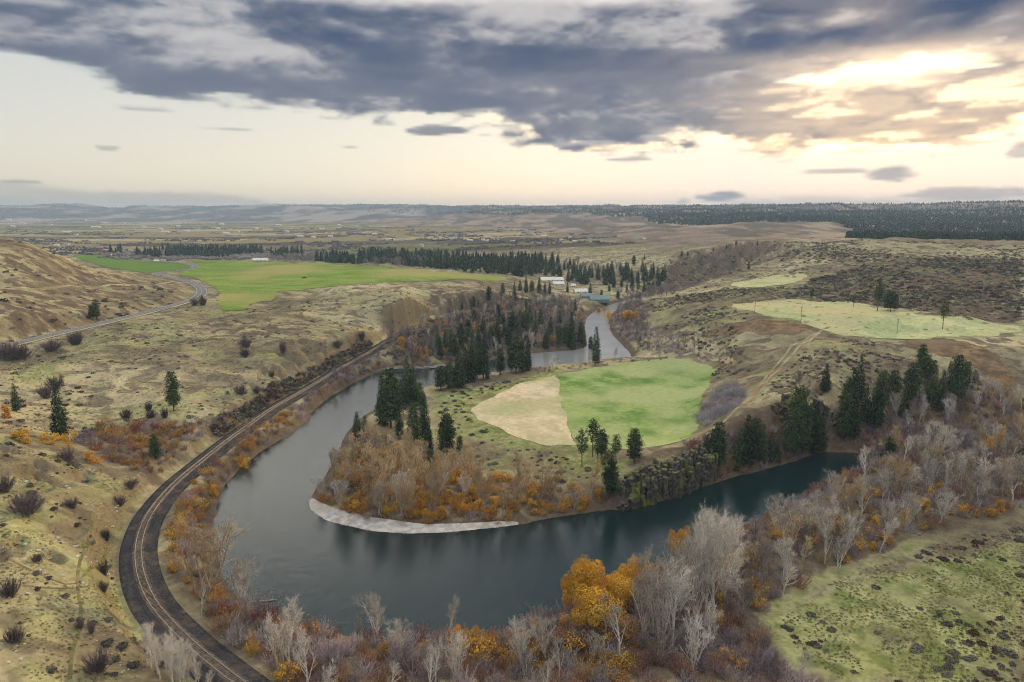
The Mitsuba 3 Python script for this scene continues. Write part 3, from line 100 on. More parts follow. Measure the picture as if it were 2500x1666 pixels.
PINES = [[-54.3,279.7,21.9,'wooded point'],[-50.0,274.9,24.9,'wooded point'],[-49.9,301.1,12.7,'wooded point'],[-47.9,307.2,23.2,'wooded point'],[-45.3,307.0,18.8,'wooded point'],[-37.7,255.3,17.7,'wooded point'],[-34.7,263.8,19.1,'wooded point'],[-31.5,249.5,12.1,'wooded point'],[-28.3,228.7,9.2,'wooded point'],[-24.2,244.8,16.9,'wooded point'],[-19.2,242.9,9.0,'wooded point'],[-44.5,263.1,8.6,'wooded point'],[-62.0,266.1,11.9,'wooded point'],[-57.4,259.5,10.6,'wooded point'],[-50.6,288.3,17.8,'wooded point'],[-41.7,302.8,12.2,'wooded point'],[-35.7,335.0,12.2,'riverside grove'],[-31.1,341.8,15.4,'riverside grove'],[-28.1,346.1,15.3,'riverside grove'],[-26.6,343.1,22.2,'riverside grove'],[-21.2,354.6,22.2,'riverside grove'],[-24.3,352.4,18.6,'riverside grove'],[-15.3,360.9,21.3,'riverside grove'],[-13.3,364.6,7.7,'riverside grove'],[-6.4,375.2,13.3,'riverside grove'],[2.3,379.5,20.6,'riverside grove'],[6.0,382.7,18.6,'riverside grove'],[9.1,385.0,17.4,'riverside grove'],[-18.6,361.3,17.1,'riverside grove'],[-0.1,381.9,16.3,'riverside grove'],[-32.2,339.1,13.0,'riverside grove'],[-31.7,489.5,12.7,'far bank'],[-21.3,502.0,13.6,'far bank'],[-7.0,510.7,14.2,'far bank'],[6.1,519.6,16.0,'far bank'],[17.2,503.3,14.6,'far bank'],[28.0,495.1,15.0,'far bank'],[35.4,511.1,16.5,'far bank'],[-34.8,466.9,13.6,'far bank'],[-13.6,455.1,14.8,'far bank'],[1.0,449.5,13.2,'far bank'],[23.1,458.5,13.4,'far bank'],[-29.4,533.5,11.3,'far bank'],[32.3,464.3,14.2,'far bank'],[-11.1,551.6,12.4,'far bank'],[-47.6,435.1,15.6,'far bank'],[-42.4,432.8,15.5,'far bank'],[-38.6,434.5,15.5,'far bank'],[-34.0,443.9,17.9,'far bank'],[-28.6,453.2,13.8,'far bank'],[-22.6,455.6,13.6,'far bank'],[-18.2,454.6,13.3,'far bank'],[-10.0,467.5,20.0,'far bank'],[-12.3,462.5,16.2,'far bank'],[-2.5,458.4,12.5,'far bank'],[0.2,474.1,21.7,'far bank'],[9.5,488.8,20.5,'far bank'],[12.0,579.0,15.2,'far bank'],[22.2,530.7,15.0,'far bank'],[40.4,465.7,24.1,'far bank'],[41.7,462.9,14.4,'far bank'],[54.2,589.9,15.1,'far bank'],[49.8,402.1,22.0,'far bank'],[54.1,467.3,9.7,'far bank'],[49.5,469.6,9.2,'far bank'],[-27.4,468.4,11.5,'far bank'],[4.3,494.9,16.0,'far bank'],[-5.1,483.6,11.6,'far bank'],[-15.1,486.1,11.0,'far bank'],[14.6,471.5,10.7,'far bank'],[37.1,469.6,13.7,'far bank'],[47.9,471.7,16.8,'far bank'],[14.3,552.8,14.9,'far bank'],[-44.4,420.0,12.3,'far bank'],[-35.4,426.0,13.3,'far bank'],[-32.2,574.7,9.9,'brown slope'],[-20.0,591.6,14.6,'brown slope'],[-8.8,650.3,11.9,'brown slope'],[2.3,657.5,15.4,'brown slope'],[14.6,712.1,17.5,'brown slope'],[20.6,716.8,13.1,'brown slope'],[28.6,724.4,16.9,'brown slope'],[34.4,720.7,12.8,'brown slope'],[39.4,721.4,14.1,'brown slope'],[-43.7,601.5,8.1,'brown slope'],[-28.0,578.5,7.7,'brown slope'],[8.4,716.0,12.7,'brown slope'],[24.6,231.2,13.1,'rocky bank'],[29.4,240.1,14.6,'rocky bank'],[32.5,238.4,10.3,'rocky bank'],[35.8,226.8,10.6,'rocky bank'],[41.5,223.6,12.1,'rocky bank'],[30.3,207.0,15.6,'rocky bank'],[31.5,207.2,11.6,'rocky bank'],[30.2,233.9,8.4,'rocky bank'],[67.5,229.1,12.6,'cliff'],[72.1,231.2,17.6,'cliff'],[70.6,231.1,10.8,'cliff'],[84.7,238.1,18.8,'cliff'],[88.0,239.4,17.0,'cliff'],[91.9,241.7,14.0,'cliff'],[82.0,236.7,14.1,'cliff'],[95.6,243.8,11.3,'cliff'],[108.0,250.6,26.2,'cliff'],[116.7,255.9,20.8,'cliff'],[111.5,252.8,19.7,'cliff'],[104.9,248.9,16.9,'cliff'],[120.6,258.4,15.7,'cliff'],[80.0,235.1,11.0,'cliff'],[98.5,244.9,10.1,'cliff'],[145.9,282.4,19.7,'wooded gully'],[138.1,272.0,18.9,'wooded gully'],[132.8,263.8,20.2,'wooded gully'],[154.3,280.0,18.4,'wooded gully'],[161.8,284.8,16.0,'wooded gully'],[168.7,283.3,18.9,'wooded gully'],[175.7,281.1,14.5,'wooded gully'],[190.8,314.9,13.1,'wooded gully'],[188.8,286.1,20.5,'wooded gully'],[188.5,301.7,12.3,'wooded gully'],[134.2,287.6,12.3,'wooded gully'],[130.8,260.9,19.3,'wooded gully'],[144.8,265.0,17.7,'wooded gully'],[188.8,283.5,13.1,'wooded gully'],[179.3,279.7,17.5,'wooded gully'],[162.3,276.6,14.7,'wooded gully'],[141.3,267.1,16.9,'wooded gully'],[134.7,261.3,14.9,'wooded gully'],[201.5,299.2,13.7,'wooded gully'],[187.5,305.6,13.0,'wooded gully'],[151.3,230.4,12.5,'wooded gully'],[145.8,254.4,8.6,'wooded gully'],[210.5,306.0,6.0,'wooded gully'],[198.8,306.2,10.0,'wooded gully'],[216.1,496.5,9.7,'green bench'],[230.4,463.4,8.8,'green bench'],[235.7,442.5,19.6,'green bench'],[240.7,436.2,13.3,'green bench'],[245.6,440.0,11.2,'green bench'],[243.0,385.2,17.4,'green bench'],[243.1,443.6,13.2,'green bench'],[282.7,978.8,7.9,'hill crest'],[311.5,970.3,7.2,'hill crest'],[340.9,969.8,7.2,'hill crest'],[231.7,950.8,8.9,'hill crest'],[241.2,955.5,7.1,'hill crest'],[186.3,977.4,7.9,'hill crest'],[166.9,952.0,14.8,'hill crest'],[300.2,976.4,6.0,'hill crest'],[252.5,740.1,9.2,'hill crest'],[-135.6,267.9,16.0,'left slope'],[-146.7,215.7,19.3,'left slope'],[-181.4,244.4,10.5,'left slope'],[-272.2,448.4,13.4,'left slope'],[-120.9,223.4,8.8,'left slope'],[-274.0,445.9,9.4,'left slope'],[82.8,730.2,13.4,'farmstead'],[91.9,707.5,8.5,'farmstead'],[59.9,744.6,11.3,'farmstead'],[83.1,860.0,9.7,'farmstead'],[88.2,830.6,12.0,'farmstead'],[111.9,726.3,9.2,'farmstead'],[107.5,762.1,8.2,'farmstead'],[126.8,761.9,10.6,'farmstead'],[115.9,786.8,12.4,'farmstead'],[134.8,775.3,13.7,'farmstead'],[143.3,784.3,14.8,'farmstead'],[153.4,800.3,15.2,'farmstead'],[160.1,809.0,13.8,'farmstead'],[165.0,807.6,13.8,'farmstead'],[175.6,829.3,14.6,'farmstead'],[127.3,803.0,12.6,'farmstead']]
GOLD = [[-68.6,416.8,18.9,4.3,'gold'],[-56.7,417.5,14.1,4.0,'orange'],[91.7,546.9,18.2,11.1,'gold'],[85.9,583.5,15.7,7.4,'gold'],[98.3,545.6,11.2,6.2,'orange'],[80.8,648.1,11.6,4.9,'orange'],[15.6,140.4,13.6,4.5,'gold'],[14.0,139.1,10.6,2.9,'gold'],[17.5,133.3,11.3,4.6,'gold'],[23.5,139.3,9.7,3.5,'gold'],[27.9,143.2,11.3,3.0,'gold'],[21.5,142.1,8.9,2.5,'gold'],[11.5,134.3,7.1,2.2,'orange'],[6.4,133.6,7.1,2.2,'orange'],[43.5,166.2,10.8,2.5,'gold'],[37.1,158.8,9.0,2.0,'orange'],[172.1,237.8,10.9,1.9,'gold'],[149.4,262.1,6.2,2.1,'gold'],[153.5,259.9,7.0,2.2,'gold'],[-50.3,478.5,10.2,3.1,'orange'],[36.4,606.8,8.5,3.9,'gold'],[5.2,604.5,9.6,3.5,'orange'],[-11.2,479.3,9.3,2.5,'orange'],[-98.0,270.5,16.4,3.9,'orange'],[-146.9,200.1,6.7,5.3,'gold'],[-141.9,202.0,6.8,4.0,'gold'],[-131.6,203.8,6.9,3.2,'orange'],[-125.2,202.8,7.6,3.5,'orange'],[-177.5,233.0,9.3,3.0,'orange'],[-12.2,138.3,6.8,2.5,'orange'],[-97.7,213.3,9.6,2.8,'gold'],[-96.2,200.4,8.4,3.2,'orange'],[-93.2,188.3,9.3,3.3,'orange'],[-99.7,238.4,8.2,2.2,'gold']]
AREAS = {'NEAR_BANK':[[np.float64(-70.1),np.float64(137.5)],[np.float64(-64.7),np.float64(148.0)],[np.float64(-57.6),np.float64(145.2)],[np.float64(-45.3),np.float64(137.5)],[np.float64(-30.3),np.float64(133.5)],[np.float64(-16.3),np.float64(132.7)],[np.float64(-7.1),np.float64(133.5)],[np.float64(7.2),np.float64(141.7)],[np.float64(22.7),np.float64(148.0)],[np.float64(34.6),np.float64(156.8)],[np.float64(46.7),np.float64(162.1)],[np.float64(51.4),np.float64(142.6)],[np.float64(51.6),np.float64(134.3)],[np.float64(53.1),np.float64(121.4)],[np.float64(56.8),np.float64(110.5)],[np.float64(-44.8),np.float64(109.4)],[np.float64(-55.3),np.float64(124.1)]],'RIGHT_WOOD':[[np.float64(31.2),np.float64(149.9)],[np.float64(41.9),np.float64(155.8)],[np.float64(66.3),np.float64(173.9)],[np.float64(93.7),np.float64(193.1)],[np.float64(117.3),np.float64(211.3)],[np.float64(141.1),np.float64(230.7)],[np.float64(202.5),np.float64(240.8)],[np.float64(169.9),np.float64(199.4)],[np.float64(127.1),np.float64(184.4)],[np.float64(102.6),np.float64(171.4)],[np.float64(77.9),np.float64(157.8)],[np.float64(62.3),np.float64(145.2)],[np.float64(52.3),np.float64(139.1)],[np.float64(43.6),np.float64(142.6)]],'TIP':[[-62.1,210.6],[-62.0,232.9],[-57.7,241.9],[-46.0,252.4],[-35.5,249.0],[-27.2,232.7],[-14.6,228.7],[3.4,219.3],[20.1,210.4],[29.5,206.7],[20.9,203.2],[1.8,197.6],[-23.0,193.9],[-40.1,194.4],[-54.7,200.7]],'LEFT_BANK':[[-95.5,300.4],[-97.7,277.6],[-99.5,252.9],[-99.7,238.4],[-99.4,222.5],[-96.0,206.1],[-90.0,188.6],[-83.5,174.4],[-75.5,160.9],[-67.0,148.5],[-59.2,139.0],[-61.7,135.8],[-70.1,142.1],[-82.3,155.3],[-92.9,173.7],[-99.1,190.3],[-102.8,206.5],[-104.6,223.3],[-104.5,245.2],[-102.6,271.7],[-99.6,301.9]],'LEFT_BANK_UP':[[-76.8,402.1],[-85.1,380.3],[-89.8,359.0],[-93.6,338.0],[-95.2,316.9],[-95.8,301.5],[-99.4,302.4],[-98.7,319.0],[-95.2,353.6],[-90.1,392.8],[-81.1,412.1]],'FAR_WOOD':[[-77.3,405.2],[-87.0,442.7],[-77.1,489.6],[-57.8,514.7],[-35.5,579.7],[-6.8,649.8],[27.7,688.6],[58.6,693.5],[64.6,622.1],[49.6,473.5],[12.7,453.8],[-21.0,427.3],[-46.9,413.3]],'GULLY':[[-148.2,222.0],[-154.6,249.6],[-130.3,256.6],[-118.3,263.1],[-116.6,226.8],[-117.2,212.2],[-129.5,211.5]],'CUT':[[-119.4,258.2],[-116.9,291.2],[-113.9,328.4],[-104.2,389.6],[-94.1,450.7],[-89.2,425.7],[-98.3,395.1],[-102.9,352.6],[-109.8,303.1],[-111.6,263.1]],'CLIFFFOOT':[[45.5,210.4],[55.1,215.4],[77.7,232.8],[97.2,243.5],[115.1,255.5],[138.3,258.0],[140.1,262.4],[124.4,262.1],[98.8,248.7],[78.9,237.4],[59.5,222.5],[49.0,215.0]],'RIGHT_GULLY':[[133.5,258.7],[144.1,271.2],[166.2,289.4],[187.9,297.7],[214.9,306.6],[220.5,288.6],[228.3,278.9],[220.4,267.3],[165.6,258.1],[143.3,257.7]],'RIGHT_EDGE':[[np.float64(132.7),np.float64(226.5)],[np.float64(144.4),np.float64(243.5)],[np.float64(153.3),np.float64(246.4)],[np.float64(177.6),np.float64(251.2)],[np.float64(209.6),np.float64(256.3)],[np.float64(185.2),np.float64(224.5)],[np.float64(158.6),np.float64(222.5)],[np.float64(135.3),np.float64(220.6)]],'RIGHT_BANK':[[np.float64(30.5),np.float64(151.8)],[np.float64(43.4),np.float64(166.7)],[np.float64(72.5),np.float64(191.6)],[np.float64(103.9),np.float64(216.0)],[np.float64(128.4),np.float64(232.8)],[np.float64(161.9),np.float64(239.4)],[np.float64(147.5),np.float64(216.8)],[np.float64(116.4),np.float64(209.5)],[np.float64(93.7),np.float64(193.1)],[np.float64(65.8),np.float64(172.6)],[np.float64(45.1),np.float64(155.8)],[np.float64(31.8),np.float64(142.6)]],'PURPLE':[[79.5,287.5],[94.4,313.8],[106.9,321.8],[101.6,290.8],[88.2,263.7],[78.0,257.2],[73.9,257.3]],'EAST_BANK':[[79.8,547.6],[112.3,699.0],[116.4,586.0],[102.8,532.0],[101.1,460.7],[108.2,418.6],[117.2,393.3],[109.6,402.8],[91.4,414.6],[82.4,461.8],[80.2,494.8]],'PEN_NORTH':[[13.4,388.8],[31.4,394.7],[52.8,403.3],[72.7,413.8],[100.0,405.9],[99.0,401.6],[68.2,402.3],[43.5,389.4],[20.3,376.5]],'PEN_WEST':[[-35.5,329.0],[-21.5,344.0],[0.8,364.2],[22.6,373.9],[5.4,357.1],[-5.8,336.7],[-17.6,312.9],[-20.4,293.0],[-10.3,278.6],[7.3,253.7],[24.7,243.4],[29.8,220.5],[17.8,217.1],[-4.0,227.8],[-18.3,236.8],[-29.4,269.5]],'MEADOW':[[np.float64(57.7),np.float64(135.9)],[np.float64(71.3),np.float64(149.9)],[np.float64(89.8),np.float64(160.0)],[np.float64(107.0),np.float64(169.0)],[np.float64(145.9),np.float64(184.4)],[np.float64(152.3),np.float64(181.7)],[np.float64(98.4),np.float64(111.6)],[np.float64(62.3),np.float64(114.0)],[np.float64(57.9),np.float64(126.8)]],'SCRUB_RIGHT':[[217.4,502.7],[220.6,534.7],[268.4,615.1],[318.9,657.4],[394.7,682.9],[476.0,646.9],[296.9,396.8],[267.6,411.2],[245.4,470.4]],'SCRUB_MID':[[121.5,612.6],[163.8,612.2],[186.2,610.5],[226.5,541.2],[220.6,510.1],[189.6,513.3],[157.8,515.0],[162.0,452.8],[139.9,427.8],[127.4,379.8],[122.6,337.5],[105.8,345.7],[113.0,416.4],[102.8,532.0]],'SCRUB_CREST':[[184.1,850.9],[227.2,946.1],[283.8,981.1],[348.4,975.1],[390.3,930.2],[510.4,887.0],[574.7,783.8],[476.0,646.9],[399.7,691.9],[320.9,661.6],[264.8,615.8],[222.1,674.0],[172.4,645.1]],'SCRUB_SPUR':[[148.1,348.4],[173.4,380.3],[204.9,358.5],[201.4,335.9],[161.7,303.6],[140.9,288.4],[112.7,278.7],[100.0,272.9]],'SCRUB_LEFT_HILL':[[-322.6,434.4],[-312.3,614.4],[-267.6,559.0],[-260.3,502.6],[-266.0,427.6],[-273.4,362.8]],'SCRUB_LEFT_TOP':[[-407.1,555.8],[-388.8,599.7],[-351.1,603.0],[-321.0,639.7],[-329.9,535.9],[-333.4,449.6]],'SLOPE_LEFT':[[-256.5,339.7],[-244.4,392.1],[-248.7,518.6],[-204.5,490.5],[-185.0,544.6],[-119.1,578.0],[-76.2,614.5],[-66.7,563.4],[-91.3,482.6],[-94.7,439.2],[-107.5,365.6],[-115.7,309.2],[-120.2,263.6],[-140.8,260.8],[-149.6,233.4],[-160.1,207.6]],'BELT':[[-661.2,1140.1],[-592.7,1131.8],[-509.8,1076.5],[-470.3,1180.4],[-316.3,1059.9],[-173.5,1000.5],[-66.5,909.2],[6.9,808.5],[30.3,902.2],[80.1,828.5],[170.3,835.0],[200.6,877.2],[174.2,913.9],[105.9,973.3],[16.1,1091.7],[-142.2,1288.0],[-336.6,1430.7],[-538.8,1496.3],[-711.4,1466.9],[-771.6,1333.0]],'FLOOD':[[86.6,671.2],[117.0,729.6],[136.1,665.3],[148.3,611.8],[194.5,848.8],[132.9,769.9],[100.3,709.1]],'FORE_LEFT':[[-149.1,192.9],[-132.8,199.7],[-116.7,207.1],[-110.3,184.1],[-92.9,149.6],[-78.1,129.8],[-62.3,117.1],[-82.7,99.9]]}
SHRUBS = [[-250.5,336.3,9.5,5.6],[-246.2,340.1,7.9,5.2],[-239.4,352.8,5.4,5.0],[-236.1,368.2,7.1,4.2],[-242.0,523.6,6.6,3.0],[-236.0,524.3,7.3,3.3],[-190.4,280.9,5.5,3.6],[-186.7,269.0,5.9,2.8],[-145.0,370.1,5.7,3.6],[-123.1,365.0,6.1,2.3],[-138.5,351.6,4.5,2.7],[-103.5,403.5,4.1,3.1],[-96.6,435.9,5.6,3.3],[-121.6,301.0,4.3,3.1],[-116.4,306.1,3.2,2.4],[-118.2,331.8,3.0,1.7],[-145.9,268.2,4.2,1.4],[-141.5,260.8,3.1,2.0],[-134.9,259.4,4.1,1.4],[-117.1,156.4,5.2,3.6],[-126.3,162.4,4.3,2.4],[-114.6,169.2,2.5,2.0],[-96.1,121.5,3.8,1.7],[-83.2,121.0,2.3,0.8],[-81.0,120.7,2.7,0.8],[-87.4,110.0,3.1,1.5],[-102.6,138.3,1.7,1.3],[-97.4,152.4,3.7,1.2],[-106.4,168.7,3.2,1.1],[-91.0,141.3,2.5,1.2],[-74.1,111.0,3.4,2.3],[-133.7,198.0,3.9,2.6],[-150.7,260.2,3.4,2.4],[-114.5,189.8,2.8,1.8],[-117.3,201.0,2.7,2.4],[-224.0,747.4,1.9,2.8]]
BUILD = [[49.0,850.2,27.8,14,1.7,4,'white','white'],[53.5,804.3,13.2,12,1.6,10,'white','white'],[73.9,742.8,14.1,12,2.3,8,'white','white'],[87.5,693.3,19.3,16,1.6,5,'teal','teal'],[77.2,711.6,11.7,12,1.4,0,'teal','teal'],[70.2,792.4,5.0,8,2.5,0,'white','white'],[-402.8,1113.9,23.7,14,1.7,0,'white','white'],[-460.3,1206.9,12.1,10,2.3,6,'white','teal'],[-465.7,1191.3,5.2,7,1.8,0,'white','grey'],[-546.1,1067.9,6.0,8,1.2,0,'white','white'],[-555.8,1108.7,5.6,8,1.3,0,'white','grey'],[-713.3,1247.2,10.9,9,1.2,0,'white','white'],[-205.1,1592.4,7.0,11,3.7,0,'cream','cream'],[-9.3,372.8,3.4,5,0.7,0,'timber','timber'],[-1700.0,2664.3,23.2,9.9,4.3,-15,'white','white'],[-1693.6,2680.3,13.3,10.0,4.3,-5,'white','white'],[-2565.8,3605.6,20.1,13.4,5.8,-15,'white','white'],[-3407.9,4886.0,48.5,18.2,7.9,-11,'white','white'],[-3560.8,5287.4,16.4,19.7,8.5,-15,'white','white'],[-3038.0,4613.1,22.9,17.2,7.4,10,'white','teal'],[-2054.8,3460.3,47.3,12.9,5.6,-5,'white','white'],[-1448.5,2325.2,11.6,8.7,3.8,10,'white','teal'],[-1024.0,1568.8,11.7,5.9,2.5,-5,'white','white'],[-1035.0,1624.8,9.1,6.1,2.6,-10,'white','teal'],[-2917.1,5023.0,43.6,18.7,8.1,-15,'white','white'],[-2747.5,4969.1,18.5,18.5,8.0,0,'white','grey'],[-1892.8,3602.1,22.4,13.4,5.8,-15,'white','white'],[-1566.0,3125.9,17.5,11.7,5.0,-5,'white','white'],[-1362.2,2751.3,27.4,10.3,4.4,5,'white','white'],[-1296.9,2795.6,17.4,10.4,4.5,-5,'white','white'],[-1535.9,3428.5,19.2,12.8,5.5,-10,'white','teal'],[-1361.7,3241.1,16.1,12.1,5.2,5,'white','white'],[-1936.5,4683.6,29.1,17.4,7.6,-15,'white','white'],[-1019.3,2497.0,21.7,9.3,4.0,-5,'white','white'],[-1051.0,2677.6,16.6,10.0,4.3,-10,'white','grey'],[-1137.5,3123.0,11.6,11.6,5.0,5,'white','white'],[-1309.8,3934.3,29.3,14.6,6.3,-5,'white','white'],[-657.2,2170.8,18.9,8.1,3.5,-15,'white','white'],[-606.1,2132.9,13.3,8.0,3.5,-15,'white','white'],[-562.7,2170.8,13.5,8.1,3.5,-5,'white','white'],[-812.1,2995.3,18.6,11.2,4.8,5,'white','white'],[-862.3,3504.8,17.4,13.0,5.7,-15,'white','white'],[-750.9,3346.7,24.9,12.5,5.4,-10,'white','teal'],[-465.4,2364.4,14.7,8.8,3.8,5,'white','white'],[-329.6,1913.7,16.7,7.2,3.1,-15,'white','white'],[-294.5,1880.0,11.7,7.0,3.0,10,'white','grey'],[-160.7,1962.5,12.2,7.3,3.2,10,'white','grey'],[-106.2,1767.4,13.2,6.6,2.9,-15,'white','white'],[-74.5,1798.2,9.0,6.7,2.9,-15,'white','white'],[-61.3,1741.8,8.7,6.5,2.8,-5,'white','white'],[-41.5,1826.4,13.7,6.8,3.0,-15,'white','white'],[1.6,1679.6,10.5,6.3,2.7,11,'white','white'],[84.4,1846.2,11.5,6.9,3.0,5,'white','white'],[117.7,1664.5,7.3,6.2,2.7,-15,'white','white'],[141.6,1583.9,9.9,5.9,2.6,-15,'white','white'],[181.0,1628.3,9.1,6.1,2.6,-10,'white','teal'],[294.7,1653.0,16.5,6.2,2.7,-4,'white','teal'],[284.7,1506.3,5.6,5.6,2.4,-5,'white','white'],[145.8,1754.6,8.7,6.6,2.8,5,'white','white'],[-857.3,2670.5,14.9,10.0,4.3,-15,'white','white'],[-3865.7,5394.4,33.4,20.1,8.7,5,'white','white'],[-3305.6,5434.7,23.6,20.2,8.8,0,'white','teal'],[-1857.8,3904.9,17.0,14.5,6.3,5,'white','white']]
POLES = [[160.6,453.6,13.2],[174.5,413.2,10.0],[216.2,382.9,7.3],[144.0,499.1,3.8],[160.2,661.4,6.3],[-491.2,1594.8,10.0]]
CAR = [-402.8,794.4,20.8]
MISC = {'log':[np.float64(-61.4),np.float64(152.2)],'logs':[[-71.0,406.0],[-57.0,409.1],[-44.1,411.0]],'pump':[[-421.1,848.2],[-289.2,765.5]]}
CLIFFS = [([[np.float64(34.0),np.float64(204.5)],[np.float64(38.2),np.float64(204.5)],[np.float64(43.8),np.float64(209.1)],[np.float64(48.6),np.float64(211.9)],[np.float64(55.0),np.float64(215.0)],[np.float64(62.6),np.float64(222.0)],[np.float64(70.8),np.float64(227.4)]],6,1.3,[4,8.5,11,14.5,12,12,12,12.5,13],0.2),([[104.3,255.3],[110.7,258.6],[118.0,263.6],[123.6,264.6],[130.1,265.8]],5,1.7,[13,18.5,20,20,16],0.0)]
SINGLES = [[-71.4,147.0,20.7,'bare_tan_model_3',2.05],[-67.6,118.0,9.9,'bare_pale_model_0',0.62],[-64.2,116.1,10.1,'bare_pale_model_1',0.63],[-61.2,114.9,9.2,'bare_pale_model_2',0.58],[-58.2,113.7,8.3,'bare_pale_model_0',0.52],[-61.7,112.5,10.0,'bare_pale_model_1',0.63],[-55.5,111.9,6.3,'bare_pale_model_2',0.4],[-64.7,113.7,9.1,'bare_pale_model_0',0.57],[-60.6,116.1,6.0,'bare_pale_model_1',0.38],[-68.3,116.1,8.4,'bare_pale_model_2',0.53],[-66.9,119.9,8.1,'bare_pale_model_0',0.51],[-63.5,118.0,8.0,'bare_pale_model_1',0.5],[-67.8,116.7,9.4,'bare_pale_model_2',0.59],[-59.3,112.5,9.1,'bare_pale_model_0',0.57],[-58.4,114.9,5.5,'bare_pale_model_1',0.35],[-62.9,114.3,11.1,'bare_pale_model_2',0.69],[-66.0,115.5,11.1,'bare_pale_model_0',0.7],[-60.0,111.4,10.8,'bare_pale_model_1',0.68],[-44.8,118.8,13.7,'bare_pale_model_0',0.82],[-42.1,118.2,13.2,'bare_pale_model_1',0.78],[-44.0,120.1,10.9,'bare_pale_model_2',0.65],[-40.7,118.8,11.3,'bare_pale_model_0',0.67],[29.8,132.7,19.8,'bare_pale_model_0',1.24],[32.9,134.3,17.8,'bare_pale_model_1',1.12],[35.0,131.2,19.1,'bare_pale_model_2',1.2],[30.3,128.3,19.7,'bare_pale_model_3',1.24],[27.7,131.2,17.0,'bare_pale_model_4',1.07],[39.8,139.1,25.4,'bare_pale_model_0',1.59],[43.6,142.6,22.5,'bare_pale_model_1',1.41],[46.0,144.3,20.0,'bare_pale_model_2',1.25],[49.6,146.1,21.3,'bare_pale_model_3',1.34],[39.4,134.3,21.5,'bare_pale_model_4',1.35],[43.6,135.9,21.7,'bare_pale_model_0',1.36],[32.6,126.8,19.6,'bare_pale_model_1',1.23],[50.3,151.8,20.2,'bare_pale_model_2',1.27],[44.5,149.9,21.2,'bare_pale_model_3',1.33]]
SINGLES = [a + [b] for a, b in zip(SINGLES, ['large spreading tan tree alone between the railway and the river', 'white sapling beside the track at the bottom left, third from the left', 'white sapling beside the track at the bottom left, seventh from the left', 'white sapling beside the track at the bottom left, twelfth from the left', 'white sapling beside the track at the bottom left, fifteenth from the left', 'white sapling beside the track at the bottom left, ninth from the left', 'white sapling beside the track at the bottom left, seventeenth from the left', 'white sapling beside the track at the bottom left, fifth from the left', 'white sapling beside the track at the bottom left, fourteenth from the left', 'white sapling beside the track at the bottom left, first from the left', 'white sapling beside the track at the bottom left, sixth from the left', 'white sapling beside the track at the bottom left, eleventh from the left', 'white sapling beside the track at the bottom left, second from the left', 'white sapling beside the track at the bottom left, thirteenth from the left', 'white sapling beside the track at the bottom left, sixteenth from the left', 'white sapling beside the track at the bottom left, eighth from the left', 'white sapling beside the track at the bottom left, fourth from the left', 'white sapling beside the track at the bottom left, tenth from the left', 'tall slim pale tree at the bottom left of the thicket, first from left', 'tall slim pale tree at the bottom left of the thicket, third from left', 'tall slim pale tree at the bottom left of the thicket, second from left', 'tall slim pale tree at the bottom left of the thicket, fourth from left', 'tall white tree right of the golden willows, second of the stand from left', 'tall white tree right of the golden willows, fourth of the stand from left', 'tall white tree right of the golden willows, sixth of the stand from left', 'tall white tree right of the golden willows, third of the stand from left', 'tall white tree right of the golden willows, first of the stand from left', 'tall white tree right of the golden willows, seventh of the stand from left', 'tall white tree right of the golden willows, tenth of the stand from left', 'tall white tree right of the golden willows, eleventh of the stand from left', 'tall white tree right of the golden willows, fourteenth of the stand from left', 'tall white tree right of the golden willows, eighth of the stand from left', 'tall white tree right of the golden willows, twelfth of the stand from left', 'tall white tree right of the golden willows, fifth of the stand from left', 'tall white tree right of the golden willows, thirteenth of the stand from left', 'tall white tree right of the golden willows, ninth of the stand from left'])]

def seg_dist(px, py, line, closed=False):
    """Distance to a polyline (m, 3 or 2), and the height of its nearest point."""
    L = np.asarray(line, float)
    if closed:
        L = np.vstack([L, L[:1]])
    best, zb = np.full(px.shape, 1e12), np.zeros(px.shape)
    for a, b in zip(L[:-1], L[1:]):
        dx, dy = b[0] - a[0], b[1] - a[1]
        t = np.clip(((px - a[0]) * dx + (py - a[1]) * dy) / (dx * dx + dy * dy + 1e-12), 0, 1)
        d = (px - a[0] - t * dx) ** 2 + (py - a[1] - t * dy) ** 2
        m = d < best
        best = np.where(m, d, best)
        if L.shape[1] > 2:
            zb = np.where(m, a[2] + t * (b[2] - a[2]), zb)
    return np.sqrt(best), zb


def inside(px, py, poly):
    P = np.asarray(poly, float)
    c = np.zeros(px.shape, bool)
    j = len(P) - 1
    for i in range(len(P)):
        xi, yi, xj, yj = P[i, 0], P[i, 1], P[j, 0], P[j, 1]
        if yi != yj:
            c ^= ((yi > py) != (yj > py)) & (px < (xj - xi) * (py - yi) / (yj - yi) + xi)
        j = i
    return c


def sdist(px, py, poly):
    """Signed distance to a closed polygon, positive outside."""
    d = seg_dist(px, py, np.asarray(poly)[:, :2], True)[0]
    return np.where(inside(px, py, poly), -d, d)


def sstep(a, b, x):
    t = np.clip((x - a) / (b - a), 0, 1)
    return t * t * (3 - 2 * t)


def chaikin(P, n=2, closed=False):
    P = np.asarray(P, float)
    for _ in range(n):
        Q = np.vstack([P, P[:1]]) if closed else P
        a, b = Q[:-1], Q[1:]
        R = np.empty((2 * len(a), P.shape[1]))
        R[0::2], R[1::2] = 0.75 * a + 0.25 * b, 0.25 * a + 0.75 * b
        P = R if closed else np.vstack([P[:1], R, P[-1:]])
    return P


RIVER_S, RAIL_S, ROAD_S = chaikin(RIVER, 2, True), chaikin(RAIL, 2), chaikin(ROAD, 2)
_c = np.array(CTRL, float)


def polar(x, y):
    r = np.maximum(np.hypot(x, y), 30.0)
    return np.stack([np.arctan2(x, y) * 1.6, np.log(r)], -1)


